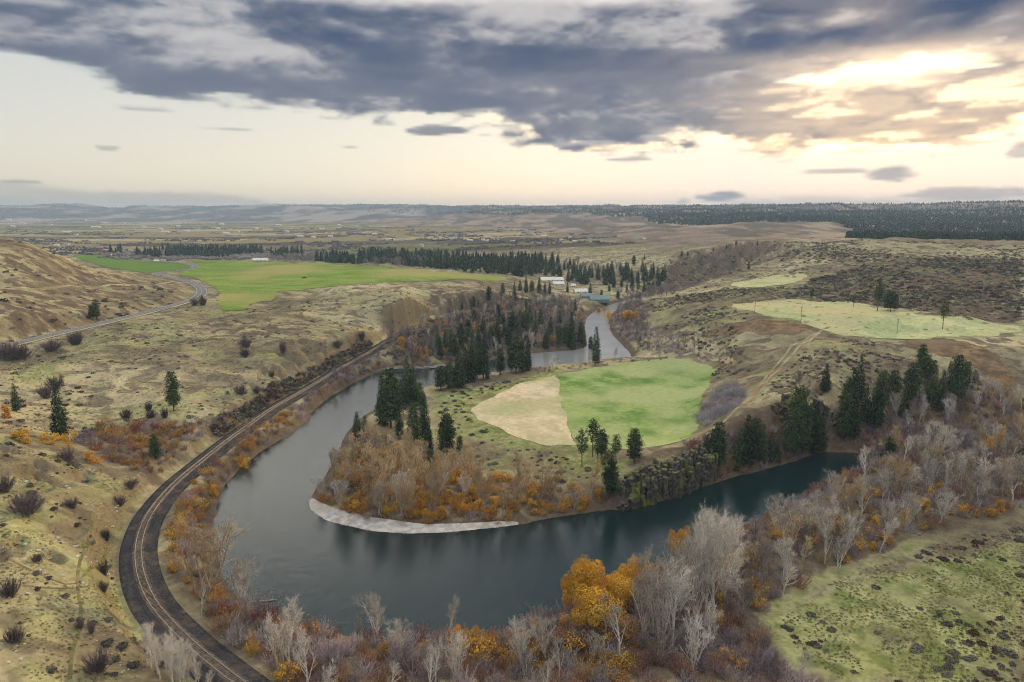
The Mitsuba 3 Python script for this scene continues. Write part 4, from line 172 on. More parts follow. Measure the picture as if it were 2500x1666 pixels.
_tps = RBFInterpolator(polar(_c[:, 0], _c[:, 1]), _c[:, 2] / np.hypot(_c[:, 0], _c[:, 1]) ** 0.5, kernel='linear', smoothing=0.002)


def soft_noise(x, y, scale, octaves=3, seed=0):
    return meshkit.fbm(np.stack([x / scale, y / scale, np.zeros_like(x)], -1), octaves, seed) - 0.5


def height(x, y):
    """The ground's height in metres above the river at the points x, y."""
    x, y = np.asarray(x, float), np.asarray(y, float)
    shape = x.shape
    x, y = x.ravel(), y.ravel()
    r = np.hypot(x, y)
    z = np.concatenate([_tps(polar(a, b)) for a, b in zip(np.array_split(x, max(1, len(x) // 60000)), np.array_split(y, max(1, len(x) // 60000)))]) * np.maximum(r, 30) ** 0.5
    calm = np.ones_like(z)
    for poly in FLAT:
        p = np.asarray(poly)
        c, rad = p.mean(0), np.hypot(*(p - p.mean(0)).T).max()
        m = np.hypot(x - c[0], y - c[1]) < rad + 40
        if m.any():
            calm[m] = np.minimum(calm[m], sstep(-8, 12, sdist(x[m], y[m], poly)) + 0.03)
    # gullies and swells, larger far away
    z = z + calm * (soft_noise(x, y, 42, 4, 1) * 7.5 * sstep(60, 400, r) * np.clip(z / 20, 0.1, 1) + (soft_noise(x, y, 14, 3, 12) * 1.8 + soft_noise(x, y, 5, 3, 2) * 0.7) * np.clip(z / 12, 0.15, 1))
    far = sstep(1800, 4200, r)
    ridge = 1 - 2 * np.abs(soft_noise(x + 300 * soft_noise(x, y, 900, 3, 9), y, 620, 4, 3))
    z = z + far * (ridge - 0.7) * 95 * np.clip((z - 28) / 80, 0, 1) + sstep(900, 1600, r) * soft_noise(x, y, 210, 4, 4) * 26 * np.clip((z - 26) / 30, 0, 1)
    near = r < 1250
    xn, yn, zn = x[near], y[near], z[near]
    # the road and the railway lie on level formations
    d, zl = seg_dist(xn, yn, ROAD_S)
    w = 1 - sstep(7, 20, d)
    zn = zn * (1 - w) + (zl + 0.1) * w
    # river banks
    s = sdist(xn, yn, RIVER_S)
    k = np.full(xn.shape, 0.55)
    for cx, cy, rad, slope in BANKS:
        k = k + (slope - k) * np.exp(-((xn - cx) ** 2 + (yn - cy) ** 2) / rad ** 2)
    wob = soft_noise(xn, yn, 9, 3, 6)
    s = s + wob * 2.2
    bank = 0.12 + k * np.maximum(s, 0) * (1 + 0.7 * soft_noise(xn, yn, 6, 2, 7))
    land = np.minimum(np.maximum(zn, 1.2), bank)
    land = np.where(land < zn, land + 0.25 * np.minimum(zn - land, 1.0) * sstep(2, 8, s), land)
    zn = np.where(s > 0, land, 0.12 - np.minimum(2.2, -s * 0.28))
    d, zl = seg_dist(xn, yn, RAIL_S)
    w = 1 - sstep(5.2, 11, d)
    w = np.where(s < 1.5, w * sstep(-2.5, 1.5, s), w)
    zn = zn * (1 - w) + (zl - 0.75) * w
    z[near] = zn
    return z.reshape(shape)



def struct(key, shape, label=None, kind='structure'):
    scene[key] = shape
    labels[key] = {'kind': kind, **({'label': label} if label else {})}


def diffuse(fn):
    return {'type': 'twosided', 'bsdf': {'type': 'diffuse', 'reflectance': proc(fn)}}


def ground_colour(p, n, uv):
    green, scrub = uv.x, uv.y
    a = fbm(p.x / 13, p.y / 13, 0, 4)
    b = fbm(p.x / 2.6, p.y / 2.6, 3, 4)
    c = fbm(p.x / 60, p.y / 60, 5, 3)
    e = fbm(p.x / 5.5 + 3 * a, p.y / 5.5, 8, 4)
    f = noise(p.x / 0.5, p.y / 0.5, p.z / 0.5)
    dry = mix((.185, .163, .105), (.48, .445, .29), smoothstep(.32, .68, a * .4 + c * .4 + e * .2))
    dry = mix(dry, (.105, .088, .075), smoothstep(.44, .66, e) * .8)
    lush = mix((.155, .19, .065), (.35, .375, .18), smoothstep(.3, .7, b * .5 + e * .5))
    col = mix(dry, lush, smoothstep(.2, .85, green + (a - .5) * 1.3))
    col = mix(col, mix((.60, .54, .33), (.47, .55, .31), smoothstep(.3, .6, green)), smoothstep(.02, .22, -scrub + (e - .5) * .25))
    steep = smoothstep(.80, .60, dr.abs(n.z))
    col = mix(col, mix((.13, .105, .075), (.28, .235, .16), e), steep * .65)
    dark = mix((.06, .046, .038), (.17, .132, .10), b)
    col = mix(col, dark, smoothstep(.3, .8, scrub + (b - .5) * .7 + (e - .5) * .7 + (c - .5) * .6) * .9)
    far = smoothstep(850, 1350, dr.sqrt(p.x * p.x + p.y * p.y))
    # the far plain: strips of fields, grazing and stubble, seen as colour only
    wx, wy = p.x * .97 + p.y * .22 + 90 * fbm(p.x / 500, p.y / 500, 1, 2), p.y * .97 - p.x * .22 + 60 * fbm(p.x / 700, p.y / 300, 4, 2)
    row = dr.floor(wy / 150)
    cell = cell_rand(dr.floor(wx / 520 + cell_rand(row, 3, 3) * 5), row, 9)
    plain = mix((.34, .29, .16), (.20, .22, .09), smoothstep(.40, .5, cell))
    plain = mix(plain, (.50, .44, .27), smoothstep(.62, .7, cell))
    plain = mix(plain, (.13, .115, .09), smoothstep(.82, .88, cell))
    flat = smoothstep(36, 27, p.z) * smoothstep(1250, 1450, p.y)
    col = mix(col, plain * (.50 + .45 * a), flat)
    hill = mix((.21, .165, .13), (.36, .295, .23), smoothstep(.35, .7, c * .5 + fbm(p.x / 150, p.y / 150, 2, 3) * .5))
    patchy = smoothstep(.50, .64, fbm(p.x / 60, p.y / 190, 2, 5))
    col = mix(col, mix(hill, (.12, .105, .09), patchy * .8), far * smoothstep(27, 36, p.z))
    high = smoothstep(4400, 5200, dr.sqrt(p.x * p.x + p.y * p.y)) * smoothstep(14, 34, p.z)
    col = mix(col, mix((.11, .11, .12), (.36, .31, .28), smoothstep(.45, .7, fbm(p.x / 260, p.y / 500, 6, 4))), high)
    g = fbm(p.x / 1.1, p.y / 1.1, p.z / 1.1, 2)
    return col * (.60 + .40 * f + .42 * g)


scene['ground_material'] = diffuse(ground_colour)


def build_ground():
    th = np.radians(np.concatenate([np.arange(-180, -47, 3.5), np.arange(-47, 47, 0.13), np.arange(47, 180, 3.5)]))
    r, rs = 42.0, []
    while r < 9000:
        rs.append(r)
        r += max(0.35, min(r * r / EYE * 0.0035, r * 0.0062))
    R, A = np.meshgrid(np.array(rs), th, indexing='ij')
    X, Y = R * np.sin(A), R * np.cos(A)
    Z = height(X, Y)
    n, m = X.shape
    i = np.arange(n * m).reshape(n, m)
    j = np.roll(i, -1, 1)
    q = np.stack([i[:-1], j[:-1], j[1:], i[1:]], -1).reshape(-1, 4)
    f = np.vstack([q[:, [0, 1, 2]], q[:, [0, 2, 3]]])
    V = np.stack([X, Y, Z], -1).reshape(-1, 3)
    c = len(V)
    V = np.vstack([V, [[0, 0, float(height(np.array([0.1]), np.array([0.1]))[0])]]])
    f = np.vstack([f, np.stack([i[0], np.full(m, c), j[0]], -1)[:, [0, 2, 1]]])
    x, y = V[:, 0], V[:, 1]
    g, s = zone_masks(x, y, V[:, 2])
    return V, f, np.stack([g, s], -1)


def zone_masks(x, y, z):
    g = np.full(x.shape, 0.12)
    s = np.full(x.shape, 0.05)
    near = np.hypot(x, y) < 1300
    xn, yn = x[near], y[near]
    gn, sn = g[near], s[near]
    for poly, green, scrub, soft in ZONES:
        d = sdist(xn, yn, poly)
        w = sstep(soft, -soft, d)
        gn = gn + (green - gn) * w
        sn = sn + (scrub - sn) * w
    wet = sdist(xn, yn, RIVER_S)
    sn = np.maximum(sn, .95 * sstep(7, 1.5, wet))
    g[near], s[near] = gn, sn
    return g, s


V_, F_, UV_ = build_ground()
struct('ground', mikit.ply((V_, F_), 'ground_material', smooth=True, uv=UV_), 'rolling dry grass river valley with hills')


def water_height(p, n, uv):
    upper_reach = 1 + .7 * smoothstep(385, 430, p.y) * smoothstep(40, 70, p.x + .12 * p.y)  # shallow fast water above the point
    return (.018 * fbm(p.x / .9, p.y / .8, 1, 3) + .022 * noise(p.x / 2.6, p.y / 2.2, 4)) * upper_reach


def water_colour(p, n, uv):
    upper_reach = smoothstep(385, 430, p.y) * smoothstep(40, 70, p.x + .12 * p.y)  # rippled upper reach, painted paler to stand in for its silvery sky reflection
    return mix((.006, .022, .024), (.40, .43, .46), upper_reach * (.50 + .22 * fbm(p.x / 9, p.y / 14, 3, 3)))


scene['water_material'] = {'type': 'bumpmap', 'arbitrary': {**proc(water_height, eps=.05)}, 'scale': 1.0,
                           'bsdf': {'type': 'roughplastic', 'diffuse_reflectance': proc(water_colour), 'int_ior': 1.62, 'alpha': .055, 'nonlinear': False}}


def polygon_mesh(poly, step, zfun, grow=0.0):
    """A polygon in plan as a sheet of small triangles that follows zfun."""
    import shapely
    g = shapely.Polygon(np.asarray(poly)[:, :2]).buffer(0).buffer(grow)
    g = max(getattr(g, 'geoms', [g]), key=lambda a: a.area)
    x0, y0, x1, y1 = g.bounds
    X, Y = np.meshgrid(np.arange(x0, x1, step), np.arange(y0, y1, step))
    pts = np.stack([X.ravel() + (np.arange(X.size) // X.shape[1] % 2) * step / 2, Y.ravel()], -1)
    ring = np.array(g.exterior.segmentize(step).coords)[:-1]
    ok = shapely.contains_xy(g.buffer(-step * .45), pts[:, 0], pts[:, 1])
    pts = np.vstack([ring, pts[ok]])
    t = Delaunay(pts).simplices
    c = pts[t].mean(1)
    t = t[shapely.contains_xy(g.buffer(step * .02), c[:, 0], c[:, 1])]
    a = pts[t]
    cr = (a[:, 1, 0] - a[:, 0, 0]) * (a[:, 2, 1] - a[:, 0, 1]) - (a[:, 1, 1] - a[:, 0, 1]) * (a[:, 2, 0] - a[:, 0, 0])
    t = np.where((cr < 0)[:, None], t[:, ::-1], t)
    return np.column_stack([pts, zfun(pts[:, 0], pts[:, 1])]), t


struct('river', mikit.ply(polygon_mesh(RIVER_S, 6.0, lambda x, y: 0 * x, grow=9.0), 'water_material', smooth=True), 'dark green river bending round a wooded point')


# ---------------------------------------------------------------- fields, gravel, tracks, road and railway
def sheet(key, poly, step, off, material, label, smooth_n=1, ragged=5.0):
    import shapely
    P = chaikin(np.asarray(poly, float), smooth_n, True) if smooth_n else np.asarray(poly, float)
    P = np.array(shapely.Polygon(P).segmentize(step * .8).exterior.coords)[:-1]
    P = P + np.column_stack([soft_noise(P[:, 0], P[:, 1], step * 2.2, 3, 70), soft_noise(P[:, 0], P[:, 1], step * 2.2, 3, 71)]) * ragged
    m = polygon_mesh(P, step, lambda x, y: height(x, y) + off)
    struct(key, mikit.ply(m, material, smooth=True), label)


def ribbon(line, width, zfun, step=2.0, across=3, drop=0.0):
    """A strip along a line, with its edges turned down by drop."""
    L = np.asarray(line, float)
    s = np.concatenate([[0], np.cumsum(np.hypot(*np.diff(L[:, :2], axis=0).T))])
    q = np.arange(0, s[-1], step)
    x, y = np.interp(q, s, L[:, 0]), np.interp(q, s, L[:, 1])
    z0 = np.interp(q, s, L[:, 2]) if L.shape[1] > 2 else None
    tx, ty = np.gradient(x), np.gradient(y)
    n = np.hypot(tx, ty)
    nx, ny = -ty / n, tx / n
    o = np.linspace(-.5, .5, across) * width
    X, Y = x[:, None] + nx[:, None] * o, y[:, None] + ny[:, None] * o
    Z = zfun(X, Y) if z0 is None else z0[:, None] + 0 * X + zfun(X, Y)
    if drop:
        X = np.hstack([X[:, :1], X, X[:, -1:]])
        Y = np.hstack([Y[:, :1], Y, Y[:, -1:]])
        Z = np.hstack([Z[:, :1] - drop, Z, Z[:, -1:] - drop])
    i = np.arange(X.size).reshape(X.shape)
    f = np.stack([i[:-1, :-1], i[:-1, 1:], i[1:, 1:], i[1:, :-1]], -1).reshape(-1, 4)
    return np.stack([X, Y, Z], -1).reshape(-1, 3), f[:, ::-1]


def grass_colour(lo, hi, odd, scale, stripes=0.0, ang=0.3):
    def fn(p, n, uv):
        a, b = fbm(p.x / scale, p.y / scale, 1, 4), fbm(p.x / 1.7, p.y / 1.7, 2, 3)
        c = fbm(p.x / (scale * 4), p.y / (scale * 4), 7, 3)
        w = (p.x * math.cos(ang) + p.y * math.sin(ang)) / 5.5
        st = stripes * (noise(w, (p.y * math.cos(ang) - p.x * math.sin(ang)) / 70, 3) - .5)
        col = mix(lo, hi, smoothstep(.25, .75, a * .7 + b * .3 + st))
        col = mix(col, odd, smoothstep(.45, .72, c))
        return col * (.86 + .28 * b)
    return diffuse(fn)


scene['green_field_material'] = grass_colour((.13, .24, .06), (.28, .38, .14), (.34, .41, .19), 9, .35, .5)
scene['stubble_material'] = grass_colour((.50, .44, .29), (.64, .57, .41), (.42, .43, .25), 7, .25, .2)
scene['bench_field_material'] = grass_colour((.14, .235, .045), (.23, .31, .08), (.31, .31, .12), 24, .5, 1.2)
scene['far_field_material'] = grass_colour((.09, .19, .04), (.15, .24, .06), (.13, .22, .05), 40)
scene['gravel_material'] = grass_colour((.36, .36, .355), (.58, .58, .57), (.46, .45, .42), 1.6)
scene['meadow_material'] = grass_colour((.36, .43, .22), (.50, .54, .31), (.47, .46, .27), 14, .5, .4)
scene['trail_material'] = grass_colour((.11, .12, .05), (.22, .21, .11), (.2, .16, .1), 3)
scene['dirt_material'] = grass_colour((.30, .25, .17), (.45, .39, .28), (.26, .2, .13), 5)
sheet('green_field', SHEETS['GREEN'], 4, .14, 'green_field_material', 'bright green field on the river point')
sheet('stubble_field', SHEETS['STUBBLE'], 4, .11, 'stubble_material', 'pale stubble field on the river point', 0)
sheet('bench_field', SHEETS['LEFT'], 7, .35, 'bench_field_material', 'olive green field on the terrace beside the road')
sheet('valley_field', SHEETS['FAR_LEFT'], 10, .5, 'far_field_material', 'deep green field beyond the road bend')
scene['scarp_material'] = grass_colour((.13, .095, .06), (.27, .20, .125), (.20, .16, .11), 6)
sheet('bare_scarp', SHEETS['SCARP'], 3, .12, 'scarp_material', 'bare brown scarp below the right end of the terrace', 1, 8)
sheet('bare_scarp_001', SHEETS['SCARP2'], 3, .12, 'scarp_material', 'bare brown scarp below the left end of the terrace', 1, 8)
sheet('bench_meadow', SHEETS['BENCH'], 5, .16, 'meadow_material', 'pale green meadow on the right terrace', 1, 12)
sheet('upper_meadow', SHEETS['UPPER'], 8, .3, 'meadow_material', 'small pale meadow higher on the right hill', 1, 14)
BAR_ = chaikin(np.array(SHEETS['BAR'], float), 2, True)
struct('gravel_bar', mikit.ply(polygon_mesh(BAR_, 1.2, lambda x, y: np.maximum(height(x, y) + .07, -.15 + .28 * sstep(0, 2, -sdist(x, y, BAR_))) + .05 * soft_noise(x, y, .9, 2, 40)), 'gravel_material', smooth=True), 'pale gravel bar round the tip of the point')
for name, line, w in (('dirt_road', 'DIRT', 3.6), ('dirt_path', 'PATH', 1.6), ('dirt_path_001', 'PATH2', 1.3), ('hill_track', 'TRACK', 3.2), ('animal_trail', 'TRAIL', .6), ('animal_trail_001', 'TRAIL2', .55), ('animal_trail_002', 'TRAIL3', 1.1), ('animal_trail_003', 'TRAIL4', .5)):
    struct(name, mikit.ply(ribbon(chaikin(SHEETS[line], 2), w, lambda x, y: height(x, y) + (.16 if w > 1.2 else .05), step=2.0 if w > 1.2 else .8), 'trail_material' if 'trail' in name else 'dirt_material', smooth=True), 'narrow worn trail through the grass' if 'trail' in name else 'narrow dirt track')


def road_colour(p, n, uv):
    b = fbm(p.x / 3, p.y / 3, 2, 3)
    return mix((.15, .16, .175), (.22, .23, .245), b)


scene['asphalt'] = diffuse(road_colour)
scene['paint_white'] = {'type': 'twosided', 'bsdf': {'type': 'diffuse', 'reflectance': {'type': 'rgb', 'value': [.72, .72, .70]}}}
scene['paint_yellow'] = {'type': 'twosided', 'bsdf': {'type': 'diffuse', 'reflectance': {'type': 'rgb', 'value': [.60, .42, .08]}}}
struct('road', mikit.ply(ribbon(ROAD_S, 10.4, lambda x, y: .45 + 0 * x, drop=1.2), 'asphalt', smooth=False), 'two lane asphalt road curving along the terrace')


def offset_line(line, o):
    L = np.asarray(line, float)
    tx, ty = np.gradient(L[:, 0]), np.gradient(L[:, 1])
    n = np.hypot(tx, ty) + 1e-9
    M = L.copy()
    M[:, 0] -= ty / n * o
    M[:, 1] += tx / n * o
    return M


scene['road__edge_line'] = mikit.ply(ribbon(offset_line(ROAD_S, 4.0), .22, lambda x, y: .47 + 0 * x), 'paint_white')
scene['road__edge_line_001'] = mikit.ply(ribbon(offset_line(ROAD_S, -4.0), .22, lambda x, y: .47 + 0 * x), 'paint_white')
scene['road__centre_line'] = mikit.ply(ribbon(ROAD_S, .3, lambda x, y: .47 + 0 * x), 'paint_yellow')


def ballast_colour(p, n, uv):
    a, b = fbm(p.x / 4, p.y / 4, 1, 3), noise(p.x / .28, p.y / .28, 4)
    d = smoothstep(.5, .75, fbm(p.x / 2.2, p.y / 2.2, 8, 3))
    return mix(mix((.028, .029, .034), (.082, .082, .088), b), (.13, .10, .08), d * .5) * (.7 + .6 * a)


def rust_colour(p, n, uv):
    return mix((.17, .11, .075), (.30, .22, .16), noise(p.x * 2, p.y * 2, 1))


def timber_colour(p, n, uv):
    return mix((.13, .10, .08), (.30, .25, .21), cell_rand(dr.floor(p.x * 1.7), dr.floor(p.y * 1.7), 3))


scene['ballast_material'] = diffuse(ballast_colour)
scene['rust_material'] = diffuse(rust_colour)
scene['timber_material'] = diffuse(timber_colour)
scene['rail_steel'] = {'type': 'twosided', 'bsdf': {'type': 'principled', 'base_color': {'type': 'rgb', 'value': [.40, .37, .33]}, 'metallic': .4, 'roughness': .45}}
struct('ballast_bed', mikit.ply(ribbon(RAIL_S, 8.8, lambda x, y: -.62 + .12 * soft_noise(x, y, 2.0, 2, 50), step=1.0, across=9, drop=1.5), 'ballast_material', smooth=True), 'wide bed of dark gravel under the railway')


def sweep(line, profile, step=1.5):
    """A closed profile (offset, height) drawn along a line."""
    L = np.asarray(line, float)
    s = np.concatenate([[0], np.cumsum(np.hypot(*np.diff(L[:, :2], axis=0).T))])
    q = np.arange(0, s[-1], step)
    x, y, z = (np.interp(q, s, L[:, k]) for k in range(3))
    tx, ty = np.gradient(x), np.gradient(y)
    n = np.hypot(tx, ty)
    p = np.asarray(profile, float)
    V = np.stack([x[:, None] - ty[:, None] / n[:, None] * p[:, 0], y[:, None] + tx[:, None] / n[:, None] * p[:, 0], z[:, None] + 0 * p[:, 0] + p[:, 1]], -1)
    i = np.arange(V.shape[0] * V.shape[1]).reshape(V.shape[:2])
    j = np.roll(i, -1, 1)
    return V.reshape(-1, 3), np.stack([i[:-1], j[:-1], j[1:], i[1:]], -1).reshape(-1, 4)


BOX_V = np.array([[x, y, z] for x in (-.5, .5) for y in (-.5, .5) for z in (0, 1)], float)
BOX_F = np.array([[0, 1, 3], [0, 3, 2], [4, 6, 7], [4, 7, 5], [0, 4, 5], [0, 5, 1], [2, 3, 7], [2, 7, 6], [0, 2, 6], [0, 6, 4], [1, 5, 7], [1, 7, 3]])


def boxes(P, size, yaw):
    """Many boxes as one mesh: base centres, sizes, yaws."""
    P = np.asarray(P, float)
    n = len(P)
    S = np.broadcast_to(np.asarray(size, float), (n, 3))
    a = np.broadcast_to(np.asarray(yaw, float), (n,))
    b = BOX_V[None] * S[:, None]
    c, s = np.cos(a)[:, None], np.sin(a)[:, None]
    V = np.stack([b[..., 0] * c - b[..., 1] * s, b[..., 0] * s + b[..., 1] * c, b[..., 2]], -1) + P[:, None]
    return V.reshape(-1, 3), (BOX_F[None] + 8 * np.arange(n)[:, None, None]).reshape(-1, 3)


def along(line, step, limit=None):
    L = np.asarray(line, float)
    s = np.concatenate([[0], np.cumsum(np.hypot(*np.diff(L[:, :2], axis=0).T))])
    q = np.arange(0, min(s[-1], limit or 1e9), step)
    P = np.stack([np.interp(q, s, L[:, k]) for k in range(3)], -1)
    t = np.gradient(P, axis=0)
    return P, np.arctan2(t[:, 1], t[:, 0])


# railway: crowned ballast, sleepers and two rails
labels['railway_track'] = {'label': 'single railway track curving along the left river bank', 'category': 'railway track'}
scene['railway_track__ballast'] = mikit.ply(sweep(RAIL_S, [(-2.3, -.62), (-1.55, -.16), (1.55, -.16), (2.3, -.62)]), 'ballast_material')
P_, A_ = along(RAIL_S, .62)
scene['railway_track__sleepers'] = mikit.ply(boxes(P_ + [0, 0, -.16], (.25, 2.7, .16), A_), 'timber_material')
labels['railway_track__sleepers'] = {'kind': 'stuff'}
for k, o in enumerate((-.75, .75)):
    scene['railway_track__rail' + ('_001' if k else '')] = mikit.ply(sweep(RAIL_S, [(o - .07, 0), (o - .05, .17), (o + .05, .17), (o + .07, 0)]), 'rail_steel')

# guard rail on the valley side of the road, and white marker posts
G_ = offset_line(ROAD_S, -5.6)
G_ = G_[(G_[:, 1] > 230) & (G_[:, 1] < 620)]
scene['metal_grey'] = {'type': 'twosided', 'bsdf': {'type': 'principled', 'base_color': {'type': 'rgb', 'value': [.45, .47, .48]}, 'metallic': .5, 'roughness': .5}}
labels['guard_rail'] = {'label': 'grey steel guard rail along the valley edge of the road', 'category': 'guard rail'}
scene['guard_rail__beam'] = mikit.ply(sweep(G_, [(-.04, .62), (-.04, 1.0), (.04, 1.0), (.04, .62)], 4), 'metal_grey')
P_, A_ = along(G_, 3.8)
scene['guard_rail__posts'] = mikit.ply(boxes(P_ + [0, 0, -.5], (.15, .15, 1.3), A_), 'timber_material')
labels['guard_rail__posts'] = {'kind': 'stuff'}
M_ = offset_line(ROAD_S, 5.8)
P_, A_ = along(M_[(M_[:, 1] > 230) & (M_[:, 1] < 700)], 46)
for k, (p, a) in enumerate(zip(P_, A_)):
    key = 'marker_post' + ('_%03d' % k if k else '')
    scene[key + '__post'] = mikit.ply(boxes([p + [0, 0, -.4]], (.14, .10, 1.5), a), 'paint_white')
    scene[key + '__reflector'] = mikit.ply(boxes([p + [0, 0, .86]], (.16, .12, .12), a), 'paint_yellow')
    labels[key] = {'label': 'thin white marker post on the uphill edge of the road', 'category': 'marker post', 'group': 'marker posts along the road'}


# ---------------------------------------------------------------- farm buildings
def plain(c, rough=None):
    return {'type': 'twosided', 'bsdf': {'type': 'diffuse', 'reflectance': {'type': 'rgb', 'value': list(c)}}}


WALLS = {'white': (.72, .72, .70), 'teal': (.20, .30, .32), 'cream': (.75, .68, .52), 'timber': (.42, .34, .24), 'grey': (.38, .40, .43)}
for k, c in WALLS.items():
    scene['paint_' + k + '_wall'] = plain(c)
scene['window_dark'] = {'type': 'principled', 'base_color': {'type': 'rgb', 'value': [.03, .035, .045]}, 'roughness': .15}


def gable(L, D, Hh, rise, over):
    """(walls, roof) of a gabled building, its ridge along x, at the origin."""
    x, y = L / 2, D / 2
    v = np.array([[-x, -y, -1.5], [x, -y, -1.5], [x, y, -1.5], [-x, y, -1.5], [-x, -y, Hh], [x, -y, Hh], [x, y, Hh], [-x, y, Hh], [-x, 0, Hh + rise], [x, 0, Hh + rise]], float)
    f = [[0, 1, 5], [0, 5, 4], [2, 3, 7], [2, 7, 6], [1, 2, 6], [1, 6, 5], [3, 0, 4], [3, 4, 7], [5, 6, 9], [7, 4, 8]]
    X, Y, t = x + over, y + over, .12
    e = Hh - over * rise / y
    top, r = [], []
    for z in (.02, .02 + t):
        top += [[-X, -Y, e + z], [X, -Y, e + z], [X, 0, Hh + rise + z], [-X, 0, Hh + rise + z], [X, Y, e + z], [-X, Y, e + z]]
    q = [[6, 7, 8, 9], [9, 8, 10, 11], [0, 3, 2, 1], [3, 5, 4, 2], [0, 1, 7, 6], [4, 5, 11, 10], [1, 2, 8, 7], [2, 4, 10, 8], [5, 3, 9, 11], [3, 0, 6, 9]]
    r = [[a, b, c] for a, b, c, d in q] + [[a, c, d] for a, b, c, d in q]
    return (v, np.array(f)), (np.array(top), np.array(r))


NAMES = ['long white shed with a low white roof above the river flat', 'white barn just below the long white shed', 'white gabled house on the pale river meadow', 'long teal roofed lodge beside the far river bend', 'smaller teal roofed building behind the teal lodge', 'small round topped white store left of the gabled house',
         'long white shed at the far edge of the terrace field', 'white farmhouse with a teal roof left of the long white shed', 'small white shed with a grey roof at the left end of the field edge', 'small white shed beside the road junction', 'white shed with a grey roof beside the road junction', 'low white shed beyond the deep green field', 'cream tower like block standing alone in the far fields', 'small timber picnic shelter under the riverside pines']
for k, (x, y, L, D, Hh, yaw, wall, roof) in enumerate(BUILD):
    first = k < len(NAMES)
    name = ('farm_shed', 'farm_shed', 'farmhouse', 'lodge', 'lodge', 'farm_shed', 'farm_shed', 'farmhouse', 'farm_shed', 'farm_shed', 'farm_shed', 'farm_shed', 'silo_block', 'picnic_shelter')[k] if first else 'farm_building'
    n = sum(1 for q in labels if q == name or (q.startswith(name + '_') and q[-3:].isdigit()))
    key = name + ('_%03d' % n if n else '')
    z = float(height(np.array([x]), np.array([y]))[0])
    M = T().translate([x, y, z]).rotate([0, 0, 1], yaw)
    (wv, wf), (rv, rf) = gable(L, D, Hh, (.05 if wall == 'cream' else .22) * D, .3)
    scene[key + '__wall'] = mikit.ply((wv, wf), 'paint_' + wall + '_wall', to_world=M)
    scene[key + '__roof'] = mikit.ply((rv, rf), 'paint_' + roof + '_wall', to_world=M)
    if first and k != 13:
        nw = max(2, int(L / 5))
        for q in range(min(nw, 8)):
            u = (q + .5) / min(nw, 8) - .5
            scene[key + '__window' + ('_%03d' % q if q else '')] = mikit.ply(boxes([[u * L, -D / 2 - .01, Hh * .4]], (1.3, .08, Hh * .35), 0), 'window_dark', to_world=M)
        scene[key + '__door'] = mikit.ply(boxes([[-L / 2 - .01, 0, -.2]], (.08, min(3, D * .3), Hh * .7), 0), 'paint_grey_wall', to_world=M)
    labels[key] = {'label': NAMES[k] if first else 'distant pale farm building scattered among the valley fields', 'category': 'building', **({} if first else {'group': 'far farm buildings on the valley floor'})}

# ---------------------------------------------------------------- poles, a car, driftwood
for k, (x, y, h) in enumerate(POLES):
    key = 'utility_pole' + ('_%03d' % k if k else '')
    z = float(height(np.array([x]), np.array([y]))[0])
    h = max(h, 9.0)
    pole = trimesh.creation.cylinder(.14, h + 1, sections=8)
    pole.apply_translation([0, 0, h / 2 - .5])
    M = T().translate([x, y, z])
    scene[key + '__pole'] = mikit.ply(pole, 'timber_material', to_world=M)
    scene[key + '__crossarm'] = mikit.ply(boxes([[0, 0, h - .7]], (2.2, .14, .16), .5), 'timber_material', to_world=M)
    labels[key] = {'label': ['leftmost of the three wooden poles on the green bench meadow', 'middle one of three wooden poles on the green bench meadow', 'rightmost of the three wooden poles on the green bench meadow', 'wooden pole on the scrubby knob left of the bench meadow', 'wooden pole beside the far bend of the river', 'thin pole standing in the far valley fields'][k], 'category': 'utility pole'}

scene['car_paint'] = {'type': 'principled', 'base_color': {'type': 'rgb', 'value': [.75, .74, .73]}, 'roughness': .3, 'clearcoat': .6}
scene['tyre_black'] = plain((.02, .02, .02))
CAR_M = T().translate([CAR[0], CAR[1], float(np.min(np.abs(0))) + CAR[2] + .5]).rotate([0, 0, 1], 125)


def hull(points):
    return trimesh.convex.convex_hull(np.array(points, float))


body = hull([(x * 2.2, y * .88, z) for x, z in ((-1, .45), (-.97, .95), (.55, .98), (.98, .78), (1, .42), (.9, .3), (-.9, .3)) for y in (-1, 1)])
cabin = hull([(-1.9, -.8, .95), (-1.9, .8, .95), (-1.45, -.68, 1.5), (-1.45, .68, 1.5), (.25, -.68, 1.5), (.25, .68, 1.5), (1.0, -.8, .95), (1.0, .8, .95)])
labels['parked_car'] = {'label': 'white car on the road just before the far bend', 'category': 'car'}
scene['parked_car__body'] = mikit.ply(body, 'car_paint', to_world=CAR_M)
scene['parked_car__cabin'] = mikit.ply(cabin, 'window_dark', to_world=CAR_M)
for k, (x, y) in enumerate(((1.35, .8), (1.35, -.8), (-1.35, .8), (-1.35, -.8))):
    w = trimesh.creation.cylinder(.34, .22, sections=14)
    w.apply_transform(trimesh.transformations.rotation_matrix(math.pi / 2, [1, 0, 0]))
    w.apply_translation([x, y, .34])
    scene['parked_car__wheel' + ('_%03d' % k if k else '')] = mikit.ply(w, 'tyre_black', to_world=CAR_M)


